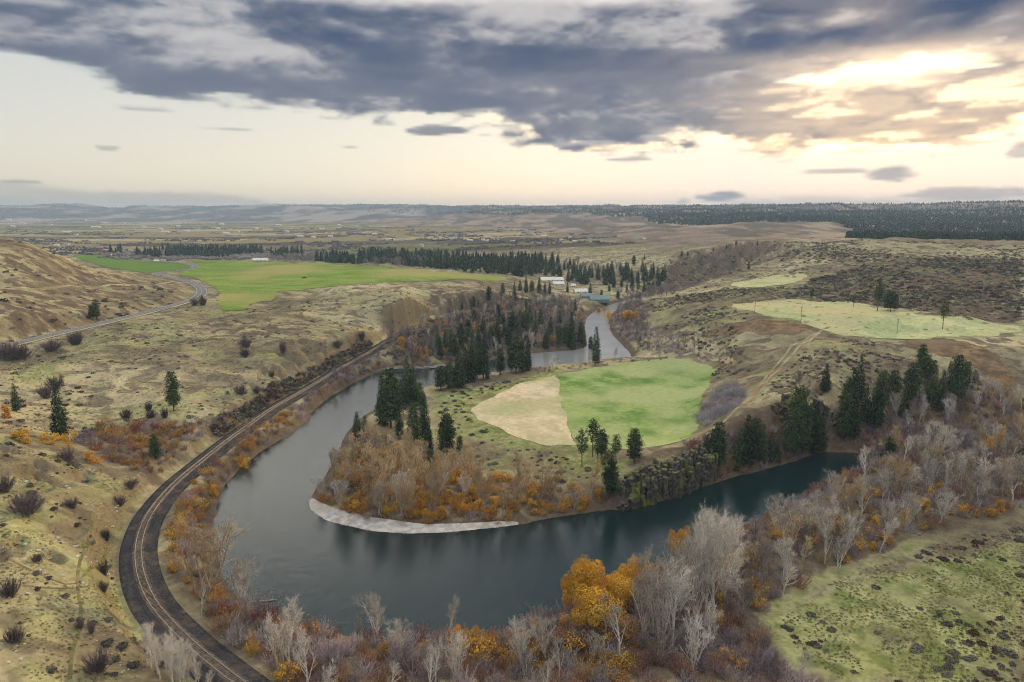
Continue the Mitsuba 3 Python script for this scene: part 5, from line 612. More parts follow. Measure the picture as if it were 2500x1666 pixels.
def log_mesh(p, q, r):
    p, q = np.array(p, float), np.array(q, float)
    n = 6
    L = np.linspace(0, 1, n)[:, None] * (q - p) + p + rng.normal(0, r * .35, (n, 3))
    rad = np.linspace(r, r * .45, n)
    d = (q - p) / np.linalg.norm(q - p)
    a = np.cross(d, [0, 0, 1.0]) if abs(d[2]) < .9 else np.cross(d, [1.0, 0, 0])
    a /= np.linalg.norm(a)
    b = np.cross(d, a)
    t = np.arange(7) * 2 * np.pi / 7
    V = L[:, None] + rad[:, None, None] * (np.cos(t)[None, :, None] * a + np.sin(t)[None, :, None] * b)
    i = np.arange(n * 7).reshape(n, 7)
    j = np.roll(i, -1, 1)
    f = np.stack([i[:-1], j[:-1], j[1:], i[1:]], -1).reshape(-1, 4)
    V = np.vstack([V.reshape(-1, 3), p, q])
    f = np.vstack([f[:, [0, 1, 2]], f[:, [0, 2, 3]], np.stack([j[0], i[0], np.full(7, n * 7)], -1), np.stack([i[-1], j[-1], np.full(7, n * 7 + 1)], -1)])
    return V, f


scene['bleached_wood'] = plain((.42, .40, .37))
x, y = MISC['log']
scene['fallen_log'] = mikit.ply(log_mesh((x - 6, y - 2.2, .6), (x + 4.5, y + .8, .12), .26), 'bleached_wood', smooth=True)
labels['fallen_log'] = {'label': 'bleached fallen log reaching from the left bank into the river', 'category': 'log'}
n = 0
for x, y in MISC['logs']:
    for k in range(16):
        px, py, a, L = x + rng.normal(0, 4.5), y + rng.normal(0, 2.5), rng.uniform(-.5, .5) + (math.pi if rng.random() < .5 else 0), rng.uniform(5, 13)
        key = 'drift_log' + ('_%03d' % n if n else '')
        scene[key] = mikit.ply(log_mesh((px, py, .25 + rng.uniform(0, .7)), (px + L * math.cos(a), py + L * math.sin(a), .25 + rng.uniform(0, .7)), rng.uniform(.16, .3)), 'bleached_wood', smooth=True)
        labels[key] = {'label': 'bleached drift log in the tangled jam on the far bank', 'category': 'log', 'group': 'drift logs in the log jam'}
        n += 1

# ---------------------------------------------------------------- basalt cliff: columns that stand on the river bank
def rock_colour(p, n, uv):
    a, b = fbm(p.x / 2.5, p.y / 2.5, p.z / 5, 4), fbm(p.x / .6, p.y / .6, p.z / .9, 3)
    col = mix((.05, .05, .047), (.17, .165, .15), smoothstep(.3, .75, b))
    col = mix(col, (.20, .24, .05), smoothstep(.53, .68, a + .1 * dr.abs(n.z)) * .75)
    return mix(col, (.16, .145, .09), smoothstep(.6, .95, dr.abs(n.z)) * .5)


scene['basalt'] = diffuse(rock_colour)


def columns(line, rows, spacing, seed, extra, inset):
    r = np.random.default_rng(seed)
    L = np.asarray(line, float)
    s = np.concatenate([[0], np.cumsum(np.hypot(*np.diff(L[:, :2], axis=0).T))])
    Vs, Fs, at = [], [], 0
    for row in range(rows):
        q = np.arange(0, s[-1], spacing)
        q = q + r.uniform(-.35, .35, len(q)) * spacing
        x, y = np.interp(q, s, L[:, 0]), np.interp(q, s, L[:, 1])
        t = np.stack([np.interp(q + .5, s, L[:, 0]) - np.interp(q - .5, s, L[:, 0]), np.interp(q + .5, s, L[:, 1]) - np.interp(q - .5, s, L[:, 1])], -1)
        t /= np.linalg.norm(t, axis=1, keepdims=True) + 1e-9
        off = inset + row * spacing * .8
        x, y = x + t[:, 1] * -off + r.normal(0, .3, len(q)), y + t[:, 0] * off + r.normal(0, .55, len(q))
        g = height(x, y)
        e = np.interp(q / s[-1], np.linspace(0, 1, len(extra)), extra)
        for k in range(len(q)):
            top = max(g[k] + .3, e[k] * (.52 + .78 * meshkit.noise(np.array([x[k] / 3.6, y[k] / 3.6, 1.0]), 3)) * min(1, (.74, .88, .97, 1, 1, 1)[row] + r.normal(0, .06)))
            top = min(top, g[k] + 9)
            bot = min(g[k] - 2, -1.0)
            m = r.integers(5, 8)
            a = np.arange(m) * 2 * np.pi / m + r.uniform(0, 1)
            rad = spacing * r.uniform(.38, .9)
            lean = r.normal(0, .28, 2)
            ring = np.stack([np.cos(a), np.sin(a)], -1)
            c1, c2 = sorted(r.uniform(.35, .92, 2))
            zs = [bot, bot + (top - bot) * c1, bot + (top - bot) * c2, top - .2, top]
            rr = [rad * 1.15, rad * r.uniform(.95, 1.2), rad * r.uniform(.85, 1.1), rad * .95, rad * .75]
            V = np.concatenate([np.column_stack([ring * rr[i] * r.uniform(.88, 1.1, (m, 1)) + [x[k], y[k]] + lean * i / 3, np.full(m, zs[i]) + r.normal(0, .12, m)]) for i in range(5)] + [[[x[k] + lean[0], y[k] + lean[1], top + .05]]])
            i0 = np.arange(5 * m).reshape(5, m)
            j0 = np.roll(i0, -1, 1)
            f = np.stack([i0[:-1], j0[:-1], j0[1:], i0[1:]], -1).reshape(-1, 4)
            f = np.vstack([f[:, [0, 1, 2]], f[:, [0, 2, 3]], np.stack([i0[4], j0[4], np.full(m, 5 * m)], -1)])
            Vs.append(V)
            Fs.append(f + at)
            at += len(V)
    V = np.vstack(Vs)
    q = np.stack([meshkit.fbm(V / 2.2 + 31 * i, 3, 80 + i) - .5 for i in range(3)], -1)
    return V + q * [2.2, 2.2, 1.2], np.vstack(Fs)


CLIFF_LABELS = ['mossy dark basalt cliff rising straight from the river behind the pines', 'grey basalt face under the grassy knoll at the right end of the cliff']
for k, (line, rows, sp, ex, ins) in enumerate(CLIFFS):
    key = 'basalt_cliff' + ('_%03d' % k if k else '')
    scene[key + '__columns'] = mikit.ply(columns(line, rows, sp, 60 + k, ex, ins), 'basalt')
    labels[key + '__columns'] = {'kind': 'stuff'}
    labels[key] = {'label': CLIFF_LABELS[k], 'category': 'cliff'}


# ---------------------------------------------------------------- plants: models
def prisms(A, B, ra, rb, sides=3):
    """Open tapered prisms from A to B, all as one mesh; with rb None they end in a point."""
    A, B = np.asarray(A, float), np.asarray(B, float)
    n = len(A)
    d = B - A
    d = d / (np.linalg.norm(d, axis=1, keepdims=True) + 1e-9)
    a = np.cross(d, np.where(np.abs(d[:, 2:]) < .9, [[0, 0, 1.0]], [[1.0, 0, 0]]))
    a /= np.linalg.norm(a, axis=1, keepdims=True) + 1e-9
    b = np.cross(d, a)
    t = np.arange(sides) * 2 * np.pi / sides
    off = np.cos(t)[None, :, None] * a[:, None] + np.sin(t)[None, :, None] * b[:, None]
    ra = np.broadcast_to(np.asarray(ra, float), (n,))[:, None, None]
    k = np.arange(sides)
    k1 = (k + 1) % sides
    if rb is None:
        V = np.concatenate([A[:, None] + off * ra, B[:, None]], 1)
        F = np.stack([k, k1, np.full(sides, sides)], -1)
        m = sides + 1
    else:
        rb = np.broadcast_to(np.asarray(rb, float), (n,))[:, None, None]
        V = np.concatenate([A[:, None] + off * ra, B[:, None] + off * rb], 1)
        F = np.concatenate([np.stack([k, k1, k1 + sides], -1), np.stack([k, k1 + sides, k + sides], -1)])
        m = 2 * sides
    return V.reshape(-1, 3), (F[None] + m * np.arange(n)[:, None, None]).reshape(-1, 3)


def join(parts):
    V, F, at = [], [], 0
    for v, f in parts:
        V.append(v)
        F.append(np.asarray(f) + at)
        at += len(v)
    return np.vstack(V), np.vstack(F)


def turn(d, ang, r):
    """Unit directions d turned by the angles ang about random axes."""
    a = r.normal(0, 1, d.shape)
    a -= (a * d).sum(1, keepdims=True) * d
    a /= np.linalg.norm(a, axis=1, keepdims=True) + 1e-9
    return d * np.cos(ang)[:, None] + a * np.sin(ang)[:, None]


def grow(O, D, L, R, segs, up, wob, r):
    """Branches as polylines: points (n, segs + 1, 3) and radii."""
    n = len(O)
    P, d = [O], D
    for k in range(segs):
        d = d + r.normal(0, wob, d.shape) + np.array([0, 0, up])
        d /= np.linalg.norm(d, axis=1, keepdims=True)
        P.append(P[-1] + d * (L / segs)[:, None])
    rad = R[:, None] * np.linspace(1, .45, segs + 1)[None]
    return np.stack(P, 1), rad


def skin(P, rad, sides=3):
    n, m = P.shape[:2]
    return prisms(P[:, :-1].reshape(-1, 3), P[:, 1:].reshape(-1, 3), rad[:, :-1].ravel(), rad[:, 1:].ravel(), sides)


def sprout(P, rad, per, lo, hi, ang, r, ratio):
    n, m = P.shape[:2]
    t = np.sort(r.uniform(lo, hi, (n, per)), 1) * (m - 1)
    i = np.minimum(t.astype(int), m - 2)
    w = (t - i)[..., None]
    ix = np.arange(n)[:, None]
    O = P[ix, i] * (1 - w) + P[ix, i + 1] * w
    D = P[ix, i + 1] - P[ix, i]
    D = (D / (np.linalg.norm(D, axis=-1, keepdims=True) + 1e-9)).reshape(-1, 3)
    D = turn(D, r.uniform(ang * .6, ang * 1.3, n * per), r)
    R = (rad[ix, i] * ratio).ravel()
    return O.reshape(-1, 3), D, R, (1 - t / (m - 1)).ravel()


def bare_tree(seed, h=14.0, stems=1, fan=.5, limbs=11, subs=6, twigs=6, fine=4, thick=1.0, low=.3):
    """(trunk and limbs, twigs, twig ends): a leafless broadleaf tree."""
    r = np.random.default_rng(seed)
    O = np.column_stack([r.normal(0, .25 * (stems > 1), (stems, 2)), np.full(stems, -.6)])
    D = np.column_stack([r.normal(0, .06 + .13 * (stems > 1), (stems, 2)), np.ones(stems)])
    D /= np.linalg.norm(D, axis=1, keepdims=True)
    P0, R0 = grow(O, D, h * r.uniform(.72, .92, stems), np.full(stems, .20 * thick * (h / 14) / stems ** .3), 7, .02, .07, r)
    O, D, R, t = sprout(P0, R0, limbs, low, .98, fan, r, .55)
    P1, R1 = grow(O, D, h * (.16 + .30 * t) * r.uniform(.8, 1.2, len(t)), R, 4, .10, .10, r)
    O, D, R, t = sprout(P1, R1, subs, .25, 1.0, .62, r, .62)
    P2, R2 = grow(O, D, h * (.06 + .09 * t) * r.uniform(.7, 1.3, len(t)), np.maximum(R, .028), 2, .09, .14, r)
    O, D, R, t = sprout(P2, R2, twigs, .2, 1.0, .6, r, .6)
    L3 = h * r.uniform(.035, .085, len(t))
    E3 = O + (D + [0, 0, .25]) * L3[:, None]
    tw = [prisms(O, E3, .026 * thick, None)]
    if fine:
        P3 = np.stack([O, (O + E3) / 2, E3], 1)
        O4, D4, _, _ = sprout(P3, np.full(P3.shape[:2], .02), fine, .2, 1.0, .6, r, 1)
        E4 = O4 + (D4 + [0, 0, .2]) * (h * r.uniform(.02, .05, len(O4)))[:, None]
        tw.append(prisms(O4, E4, .017 * thick, None))
    return join([skin(P0, R0, 5), skin(P1, R1, 4)]), join([skin(P2, R2, 3)] + tw), E3


def cards(C, N, size, r, ratio=.6):
    """Leaf sprays: a bent pair of triangles at each point, facing roughly along N."""
    n = len(C)
    N = N / (np.linalg.norm(N, axis=1, keepdims=True) + 1e-9)
    a = np.cross(N, r.normal(0, 1, (n, 3)))
    a /= np.linalg.norm(a, axis=1, keepdims=True) + 1e-9
    b = np.cross(N, a)
    s = size * r.uniform(.6, 1.3, n)[:, None]
    V = np.stack([C - a * s, C - b * s * ratio + N * s * .25, C + a * s, C + b * s * ratio + N * s * .25], 1)
    F = np.array([[0, 1, 2], [0, 2, 3]])
    return V.reshape(-1, 3), (F[None] + 4 * np.arange(n)[:, None, None]).reshape(-1, 3)


def conifer(seed, kind):
    """(trunk, crown) of a pine or fir 20 m tall."""
    r = np.random.default_rng(seed)
    h = 20.0
    P0, R0 = grow(np.array([[0, 0, -.8]]), np.array([[0, 0, 1.0]]), np.array([h + .4]), np.array([.30]), 8, .2, .02, r)
    C, N, S, A, B = [], [], [], [], []
    bottom = {'fir': .05, 'pine': .16, 'open': .38}[kind]
    levels = {'fir': 34, 'pine': 26, 'open': 17}[kind]
    for q in range(levels):
        t = bottom + (1 - bottom) * (q + r.uniform(0, .6)) / levels
        if kind == 'fir':
            rad = 3.3 * (1 - t) ** .62 * min(1, .62 + 2.0 * (t - bottom)) + .12
        elif kind == 'pine':
            rad = 3.5 * (1 - ((t - .42) / .60) ** 2) ** .5 * r.uniform(.75, 1.12) if t < 1 else .2
            rad = max(rad, .35)
        else:
            rad = 3.3 * max(.25, 1 - ((t - .66) / .42) ** 2) * r.uniform(.5, 1.2)
        nb = max(4, int(rad * {'fir': 3.4, 'pine': 3.0, 'open': 2.4}[kind]))
        a0 = r.uniform(0, 6.28)
        for k in range(nb):
            if kind == 'open' and r.random() < .18:
                continue
            a = a0 + k * 2 * np.pi / nb + r.normal(0, .22)
            ln = rad * r.uniform(.72, 1.12)
            droop = {'fir': -.28, 'pine': .12, 'open': .18}[kind] + r.normal(0, .1) + .35 * (t > .85)
            d = np.array([math.cos(a), math.sin(a), droop])
            o = np.array([0, 0, t * h])
            e = o + d * ln
            A.append(o)
            B.append(e)
            m = max(3, int(ln * {'fir': 4.6, 'pine': 5.0, 'open': 6.0}[kind]))
            s = r.uniform(.25, 1.05, m) ** .7
            c = o + d * ln * s[:, None] + r.normal(0, {'fir': .22, 'pine': .36, 'open': .36}[kind], (m, 3))
            C.append(c)
            N.append(np.column_stack([np.full(m, d[0] * .6), np.full(m, d[1] * .6), np.full(m, .55)]) + r.normal(0, .42, (m, 3)))
            S.append(np.full(m, {'fir': .50, 'pine': .52, 'open': .50}[kind]) * (.75 + .3 * (1 - s)))
    C, N, S = np.vstack(C), np.vstack(N), np.concatenate(S)
    top = np.array([[0, 0, h + .1]])
    crown = cards(np.vstack([C, top]), np.vstack([N, [[1, 0, .2]]]), 1.0 * np.append(S, .4)[:, None] if False else 1.0, r, .5)
    # scale each spray by its own size
    V = crown[0].reshape(-1, 4, 3)
    ctr = V.mean(1, keepdims=True)
    V = (ctr + (V - ctr) * np.append(S, .4)[:, None, None]).reshape(-1, 3)
    return join([skin(P0, R0, 6), prisms(np.array(A), np.array(B), .055, None)]), (V, crown[1])


def shrub(seed, stems=42, twigs=13, w=1.0, h=1.0, leaves=0, droop=.0, thick=1.0):
    """(stems, leaves or None): a many-stemmed bush of unit height and half width."""
    r = np.random.default_rng(seed)
    a = r.uniform(0, 2 * np.pi, stems)
    lean = np.sqrt(r.uniform(0, 1, stems)) * 1.05
    D = np.column_stack([np.cos(a) * np.sin(lean) * w, np.sin(a) * np.sin(lean) * w, np.cos(lean) * h])
    O = np.column_stack([r.normal(0, .16 * w, (stems, 2)), np.full(stems, -.12)])
    L = r.uniform(.72, 1.08, stems)
    P, R = grow(O, D / np.linalg.norm(D, axis=1, keepdims=True), L * np.linalg.norm(D, axis=1), np.full(stems, .014 * thick), 3, .06 - droop, .10, r)
    o, d, _, t = sprout(P, R, twigs, .3, 1.0, .5, r, 1)
    e = o + (d + [0, 0, .25 - droop]) * r.uniform(.10, .26, len(o))[:, None]
    st = join([skin(P, R, 3), prisms(o, e, .0085 * thick, None)])
    if not leaves:
        return st, None
    k = r.integers(0, len(e), leaves)
    c = e[k] + r.normal(0, .045, (leaves, 3))
    return st, cards(c, c - [0, 0, .35] + r.normal(0, .35, (leaves, 3)), .055, r)


def golden_tree(seed, lobes, n):
    """(trunk and limbs, leaves): a rounded leafy crown of unit height and half width about 0.5."""
    r = np.random.default_rng(seed)
    C, N = [], []
    ctr = np.column_stack([r.normal(0, .20, (lobes, 2)), r.uniform(.42, .78, lobes)])
    ctr[0] = [0, 0, .72]
    rad = r.uniform(.17, .27, lobes)
    for c, q in zip(ctr, rad):
        m = n // lobes
        d = r.normal(0, 1, (m, 3))
        d /= np.linalg.norm(d, axis=1, keepdims=True)
        s = q * (1 - np.abs(r.normal(0, .16, m)))
        bump = 1 + .35 * (meshkit.noise(d * 3 + c * 9, seed) - .5)
        C.append(c + d * (s * bump)[:, None])
        N.append(d + r.normal(0, .3, (m, 3)))
    tr = prisms(np.repeat([[0, 0, -.05]], lobes, 0), ctr, .022, .008, 5)
    return tr, cards(np.vstack(C), np.vstack(N), .017, r)


# ---------------------------------------------------------------- plants: materials
def varied(c0, c1, cell, seed, odd=None, p_odd=0.0):
    def fn(p, n, uv):
        v = noise(p.x / cell, p.y / cell, seed)
        w = noise(p.x / .5, p.y / .5, p.z / .5)
        col = mix(c0, c1, smoothstep(.2, .8, v))
        if odd is not None:
            col = mix(col, odd, smoothstep(1 - p_odd - .06, 1 - p_odd + .06, noise(p.x / (cell * 1.7), p.y / (cell * 1.7), seed + 9)))
        return col * (.8 + .4 * w)
    return diffuse(fn)


scene['needles'] = varied((.032, .064, .034), (.088, .135, .058), 5, 1)
scene['needles_far'] = varied((.022, .040, .030), (.038, .062, .035), 9, 2)
scene['pine_bark'] = varied((.11, .075, .055), (.20, .14, .10), 3, 3)
scene['bark_pale'] = varied((.56, .54, .50), (.74, .72, .68), 7, 4)
scene['bark_tan'] = varied((.30, .25, .18), (.42, .36, .27), 7, 5)
scene['bark_grey'] = varied((.22, .195, .20), (.36, .33, .33), 8, 6)
scene['twigs_pale'] = varied((.38, .365, .34), (.64, .62, .59), 9, 24)
scene['twigs_tan'] = varied((.40, .32, .205), (.58, .475, .32), 8, 25, (.56, .36, .14), .25)
scene['twigs_grey'] = varied((.17, .15, .155), (.30, .27, .28), 8, 26)
scene['twig_purple'] = varied((.26, .215, .245), (.50, .44, .49), 7, 7)
scene['twig_dark'] = varied((.105, .085, .095), (.21, .17, .19), 9, 27)
scene['twig_silver'] = varied((.34, .335, .39), (.50, .495, .56), 7, 17)
scene['twig_rust'] = varied((.28, .145, .11), (.45, .27, .20), 7, 8, (.28, .095, .095), .22)
scene['twig_tan'] = varied((.31, .215, .12), (.46, .34, .19), 7, 9)
scene['leaf_gold'] = varied((.56, .33, .04), (.74, .48, .07), 6, 10)
scene['leaf_orange'] = varied((.50, .25, .05), (.66, .37, .07), 6, 11)
scene['sage_leaf'] = varied((.095, .097, .084), (.21, .21, .17), 4, 12, (.10, .07, .06), .3)
scene['grass_blade'] = varied((.24, .20, .10), (.42, .36, .19), 5, 13, (.20, .23, .08), .35)

MODELS = {}


def model(key, parts):
    """parts: {part: ((V, F), material)} -> a shapegroup; its entries are the thing's parts."""
    scene[key] = {'type': 'shapegroup', **{k: mikit.ply(m, b, smooth=False) for k, (m, b) in parts.items() if m is not None}}


PINE_MODELS, FIR_MODELS = [], []
for k in range(4):
    tr, cr = conifer(100 + k, 'fir')
    model('fir_model_%d' % k, {'trunk': (tr, 'pine_bark'), 'crown': (cr, 'needles')})
    FIR_MODELS.append('fir_model_%d' % k)
for k in range(4):
    tr, cr = conifer(110 + k, 'pine' if k < 3 else 'open')
    model('pine_model_%d' % k, {'trunk': (tr, 'pine_bark'), 'crown': (cr, 'needles')})
    PINE_MODELS.append('pine_model_%d' % k)
for k in range(2):
    tr, cr = conifer(118 + k, 'open')
    model('open_pine_model_%d' % k, {'trunk': (tr, 'pine_bark'), 'crown': (cr, 'needles')})

BARE = {}
for mat, seed in (('pale', 200), ('tan', 220), ('grey', 240)):
    BARE[mat] = []
    for k in range(5):
        tall = k < 3
        tr, tw, _ = bare_tree(seed + k, 14, stems=1 if tall else 4, fan=.42 if tall else .55, limbs=12 if tall else 7, subs=5, twigs=5, fine=3, thick=1.15, low=.28 if tall else .2)
        key = 'bare_%s_model_%d' % (mat, k)
        model(key, {'trunk': (tr, 'bark_' + mat), 'crown': (tw, 'twigs_' + mat)})
        BARE[mat].append(key)
FARBARE = []
for k in range(4):
    tr, tw, _ = bare_tree(260 + k, 14, stems=1 + 2 * (k % 2), fan=.5, limbs=8, subs=5, twigs=6, fine=0, thick=2.2)
    model('grey_tree_model_%d' % k, {'trunk': (tr, 'bark_grey'), 'crown': (tw, 'bark_grey')})
    FARBARE.append('grey_tree_model_%d' % k)
AUTUMN = {}
for mat, seed in (('gold', 300), ('orange', 320)):
    AUTUMN[mat] = []
    for k in range(4):
        tr, tw, E = bare_tree(seed + k, 1.0, stems=1 + (k % 2) * 2, fan=.5, limbs=9, subs=5, twigs=4, fine=0, thick=.9, low=.2)
        r = np.random.default_rng(seed + 50 + k)
        E = E[r.integers(0, len(E), 2600)] + r.normal(0, .024, (2600, 3))
        tr = (tr[0] * 1.0, tr[1])
        model('%s_tree_model_%d' % (mat, k), {'trunk': (tr, 'bark_tan'), 'crown': (cards(E, E - [0, 0, .5] + r.normal(0, .3, E.shape), .019, r), 'leaf_' + mat)})
        AUTUMN[mat].append('%s_tree_model_%d' % (mat, k))
ROUND = []
for k in range(3):
    tr, lv = golden_tree(340 + k, 7 + k, 7000)
    model('round_tree_model_%d' % k, {'trunk': (tr, 'bark_tan'), 'crown': (lv, 'leaf_gold')})
    ROUND.append('round_tree_model_%d' % k)
BUSH = {}
for mat, seed, lv in (('purple', 400, 0), ('silver', 410, 0), ('rust', 420, 0), ('tan', 430, 0), ('gold', 440, 420), ('orange', 450, 420)):
    BUSH[mat] = []
    for k in range(3):
        st, le = shrub(seed + k, w=1.0, leaves=lv, droop=.06 * (k == 2))
        model('%s_bush_model_%d' % (mat, k), {'stems': (st, 'twig_' + (mat if lv == 0 else 'tan')), **({'leaves': (le, 'leaf_' + mat)} if lv else {})})
        BUSH[mat].append('%s_bush_model_%d' % (mat, k))


def sage_mesh(seed, n):
    r = np.random.default_rng(seed)
    d = r.normal(0, 1, (n, 3))
    d[:, 2] = np.abs(d[:, 2])
    d /= np.linalg.norm(d, axis=1, keepdims=True)
    c = d * (r.uniform(.35, 1.0, n) ** .6 * (1 + .5 * (meshkit.noise(d * 2.2 + seed, 2) - .5)))[:, None] * [1, 1, .62]
    return cards(c, d + r.normal(0, .5, (n, 3)), 1.3 / n ** .5 + .10, r)


SAGE = []
for k in range(4):
    model('sage_model_%d' % k, {'crown': (sage_mesh(500 + k, 170), 'sage_leaf'), 'stems': (prisms(np.zeros((7, 3)) - [0, 0, .2], np.random.default_rng(k).normal(0, .4, (7, 3)) * [1, 1, .2] + [0, 0, .35], .05, None), 'twig_tan')})
    SAGE.append('sage_model_%d' % k)


# ---------------------------------------------------------------- plants: placing
COUNT = {}
SPOTS = {}


def put(name, mdl, x, y, z, sx, sz, label, cat, group=None, rot=None, lean=0.0):
    n = COUNT.get(name, 0)
    COUNT[name] = n + 1
    key = name + ('_%03d' % n if n else '')
    rot = rng.uniform(0, 360) if rot is None else rot
    M = T().translate([float(x), float(y), float(z)])
    if lean:
        M = M.rotate([math.cos(rot), math.sin(rot), 0], lean)
    scene[key] = {'type': 'instance', 'to_world': M.rotate([0, 0, 1], float(rot)).scale([float(sx), float(sx), float(sz)]), 'model': {'type': 'ref', 'id': mdl}}
    labels[key] = {'label': label, 'category': cat, **({'group': group} if group else {})}
    return key


def ground(P):
    P = np.asarray(P, float)
    return height(P[:, 0], P[:, 1])


def scatter(poly, spacing, seed, jitter=.45, keep=1.0, wet=2.0):
    """Points about spacing apart inside a polygon, on dry land."""
    r = np.random.default_rng(seed)
    p = np.asarray(poly, float)
    x0, y0, x1, y1 = *p.min(0), *p.max(0)
    X, Y = np.meshgrid(np.arange(x0, x1, spacing), np.arange(y0, y1, spacing * .87))
    X = X + (np.arange(X.shape[0]) % 2)[:, None] * spacing / 2
    x, y = X.ravel() + r.normal(0, jitter * spacing * .6, X.size), Y.ravel() + r.normal(0, jitter * spacing * .6, X.size)
    m = inside(x, y, p) & (r.random(x.size) < keep)
    x, y = x[m], y[m]
    if wet is not None and len(x):
        m = (sdist(x, y, RIVER_S) > wet) & (seg_dist(x, y, RAIL_S)[0] > 5.6) & (seg_dist(x, y, ROAD_S)[0] > 6.0)
        x, y = x[m], y[m]
    return np.stack([x, y], -1)


def patch(x, y, scale, seed):
    return meshkit.fbm(np.stack([np.asarray(x) / scale, np.asarray(y) / scale, np.zeros(len(x))], -1), 3, seed)


WORDS = ['first', 'second', 'third', 'fourth', 'fifth', 'sixth', 'seventh', 'eighth', 'ninth', 'tenth', 'eleventh', 'twelfth', 'thirteenth', 'fourteenth', 'fifteenth', 'sixteenth', 'seventeenth', 'eighteenth', 'nineteenth', 'twentieth']
WORDS += ['twenty-' + w for w in WORDS[:9]] + ['thirtieth'] + ['thirty-' + w for w in WORDS[:9]] + ['fortieth'] + ['forty-' + w for w in WORDS[:9]]
WHERE = {'wooded point': 'on the wooded tip of the river point', 'riverside grove': 'in the grove on the upper side of the point', 'far bank': 'in the woods on the far bank', 'brown slope': 'on the brown slope above the far bank woods', 'rocky bank': 'beside the mossy cliff at the green field', 'cliff': 'on the steep cliff bank above the dark water',
         'wooded gully': 'in the gully below the brown scarp', 'green bench': 'on the pale green bench meadow', 'hill crest': 'on the scrubby crest left of the bench', 'left slope': 'on the grassy slope left of the railway', 'farmstead': 'around the white farm buildings'}
clumps = {}
for x, y, h, c in PINES:
    clumps.setdefault(c, []).append((x, y, h))
for c, L in clumps.items():
    L.sort(key=lambda q: q[0] / q[1])
    z = ground(L)
    for k, ((x, y, h), zz) in enumerate(zip(L, z)):
        if c in ('rocky bank', 'green bench'):
            mdl = ['open_pine_model_0', 'open_pine_model_1', 'pine_model_3', 'pine_model_0'][k % 4] if k != 5 else 'pine_model_1'
        elif c in ('wooded point', 'wooded gully', 'cliff') or c == 'left slope':
            mdl = (PINE_MODELS[:3] + FIR_MODELS[:2])[int(rng.integers(0, 5))]
        else:
            mdl = (FIR_MODELS + PINE_MODELS[:3])[int(rng.integers(0, 7))]
        s = h / 20.0
        wide = float(np.clip(rng.uniform(.92, 1.2) * (1.15 if h < 14 else 1.0), .8, 1.5)) * (1.05 if c == 'far bank' else 1.0)
        put('pine_tree', mdl, x, y, zz - .1, s * wide, s, 'dark evergreen %s from the left %s' % (WORDS[k], WHERE[c]), 'pine tree', 'pines ' + WHERE[c])

# golden and orange trees that stand out
GW = sorted(range(len(GOLD)), key=lambda k: GOLD[k][0] / GOLD[k][1])
gz = ground([g[:2] for g in GOLD])
rank = {'gold': 0, 'orange': 0}
for k in GW:
    x, y, h, w, kind = GOLD[k]
    rank[kind] += 1
    if kind == 'gold' and y < 200 and x > 10 and w > 2.3:
        mdl, sx = ROUND[k % 3], w / .46
    else:
        mdl, sx = AUTUMN[kind][k % 4], max(w / .36, h * .6)
    put('golden_tree' if kind == 'gold' else 'orange_tree', mdl, x, y, gz[k] - .1, sx, h * 1.08, '%s autumn tree, the %s such tree from the left edge' % ('golden yellow' if kind == 'gold' else 'orange', WORDS[rank[kind] - 1]), 'autumn tree')

BUSHNAME = {'dark': ('dark_bush', 'dark leafless bush'), 'purple': ('bare_bush', 'bare purple grey bush'), 'silver': ('silver_bush', 'silvery bare bush'), 'rust': ('rust_bush', 'rust red leafless bush'), 'tan': ('tan_bush', 'tan leafless bush'), 'gold': ('golden_bush', 'yellow leaved bush'), 'orange': ('orange_bush', 'orange leaved bush')}
TREENAME = {'pale': ('pale_tree', 'pale barked leafless tree'), 'tan': ('tan_tree', 'tan leafless tree'), 'grey': ('grey_tree', 'grey leafless tree')}
for k in range(3):
    model('slope_bush_model_%d' % k, {'stems': (shrub(460 + k, stems=90, twigs=24, thick=1.1)[0], 'twig_dark')})
# single bushes on the left slope
sz = ground([s[:2] for s in SHRUBS])
for k in sorted(range(len(SHRUBS)), key=lambda k: SHRUBS[k][0] / SHRUBS[k][1]):
    x, y, h, w = SHRUBS[k]
    put('slope_bush', 'slope_bush_model_%d' % (k % 3), x, y, sz[k] - .1, w * 1.2, max(h, .9) * 1.1, 'dark purple bush on the left slope, %s of the lone bushes from the left' % WORDS[sorted(range(len(SHRUBS)), key=lambda q: SHRUBS[q][0] / SHRUBS[q][1]).index(k)], 'bush', 'lone bushes on the left slope')


BRUSH = {}


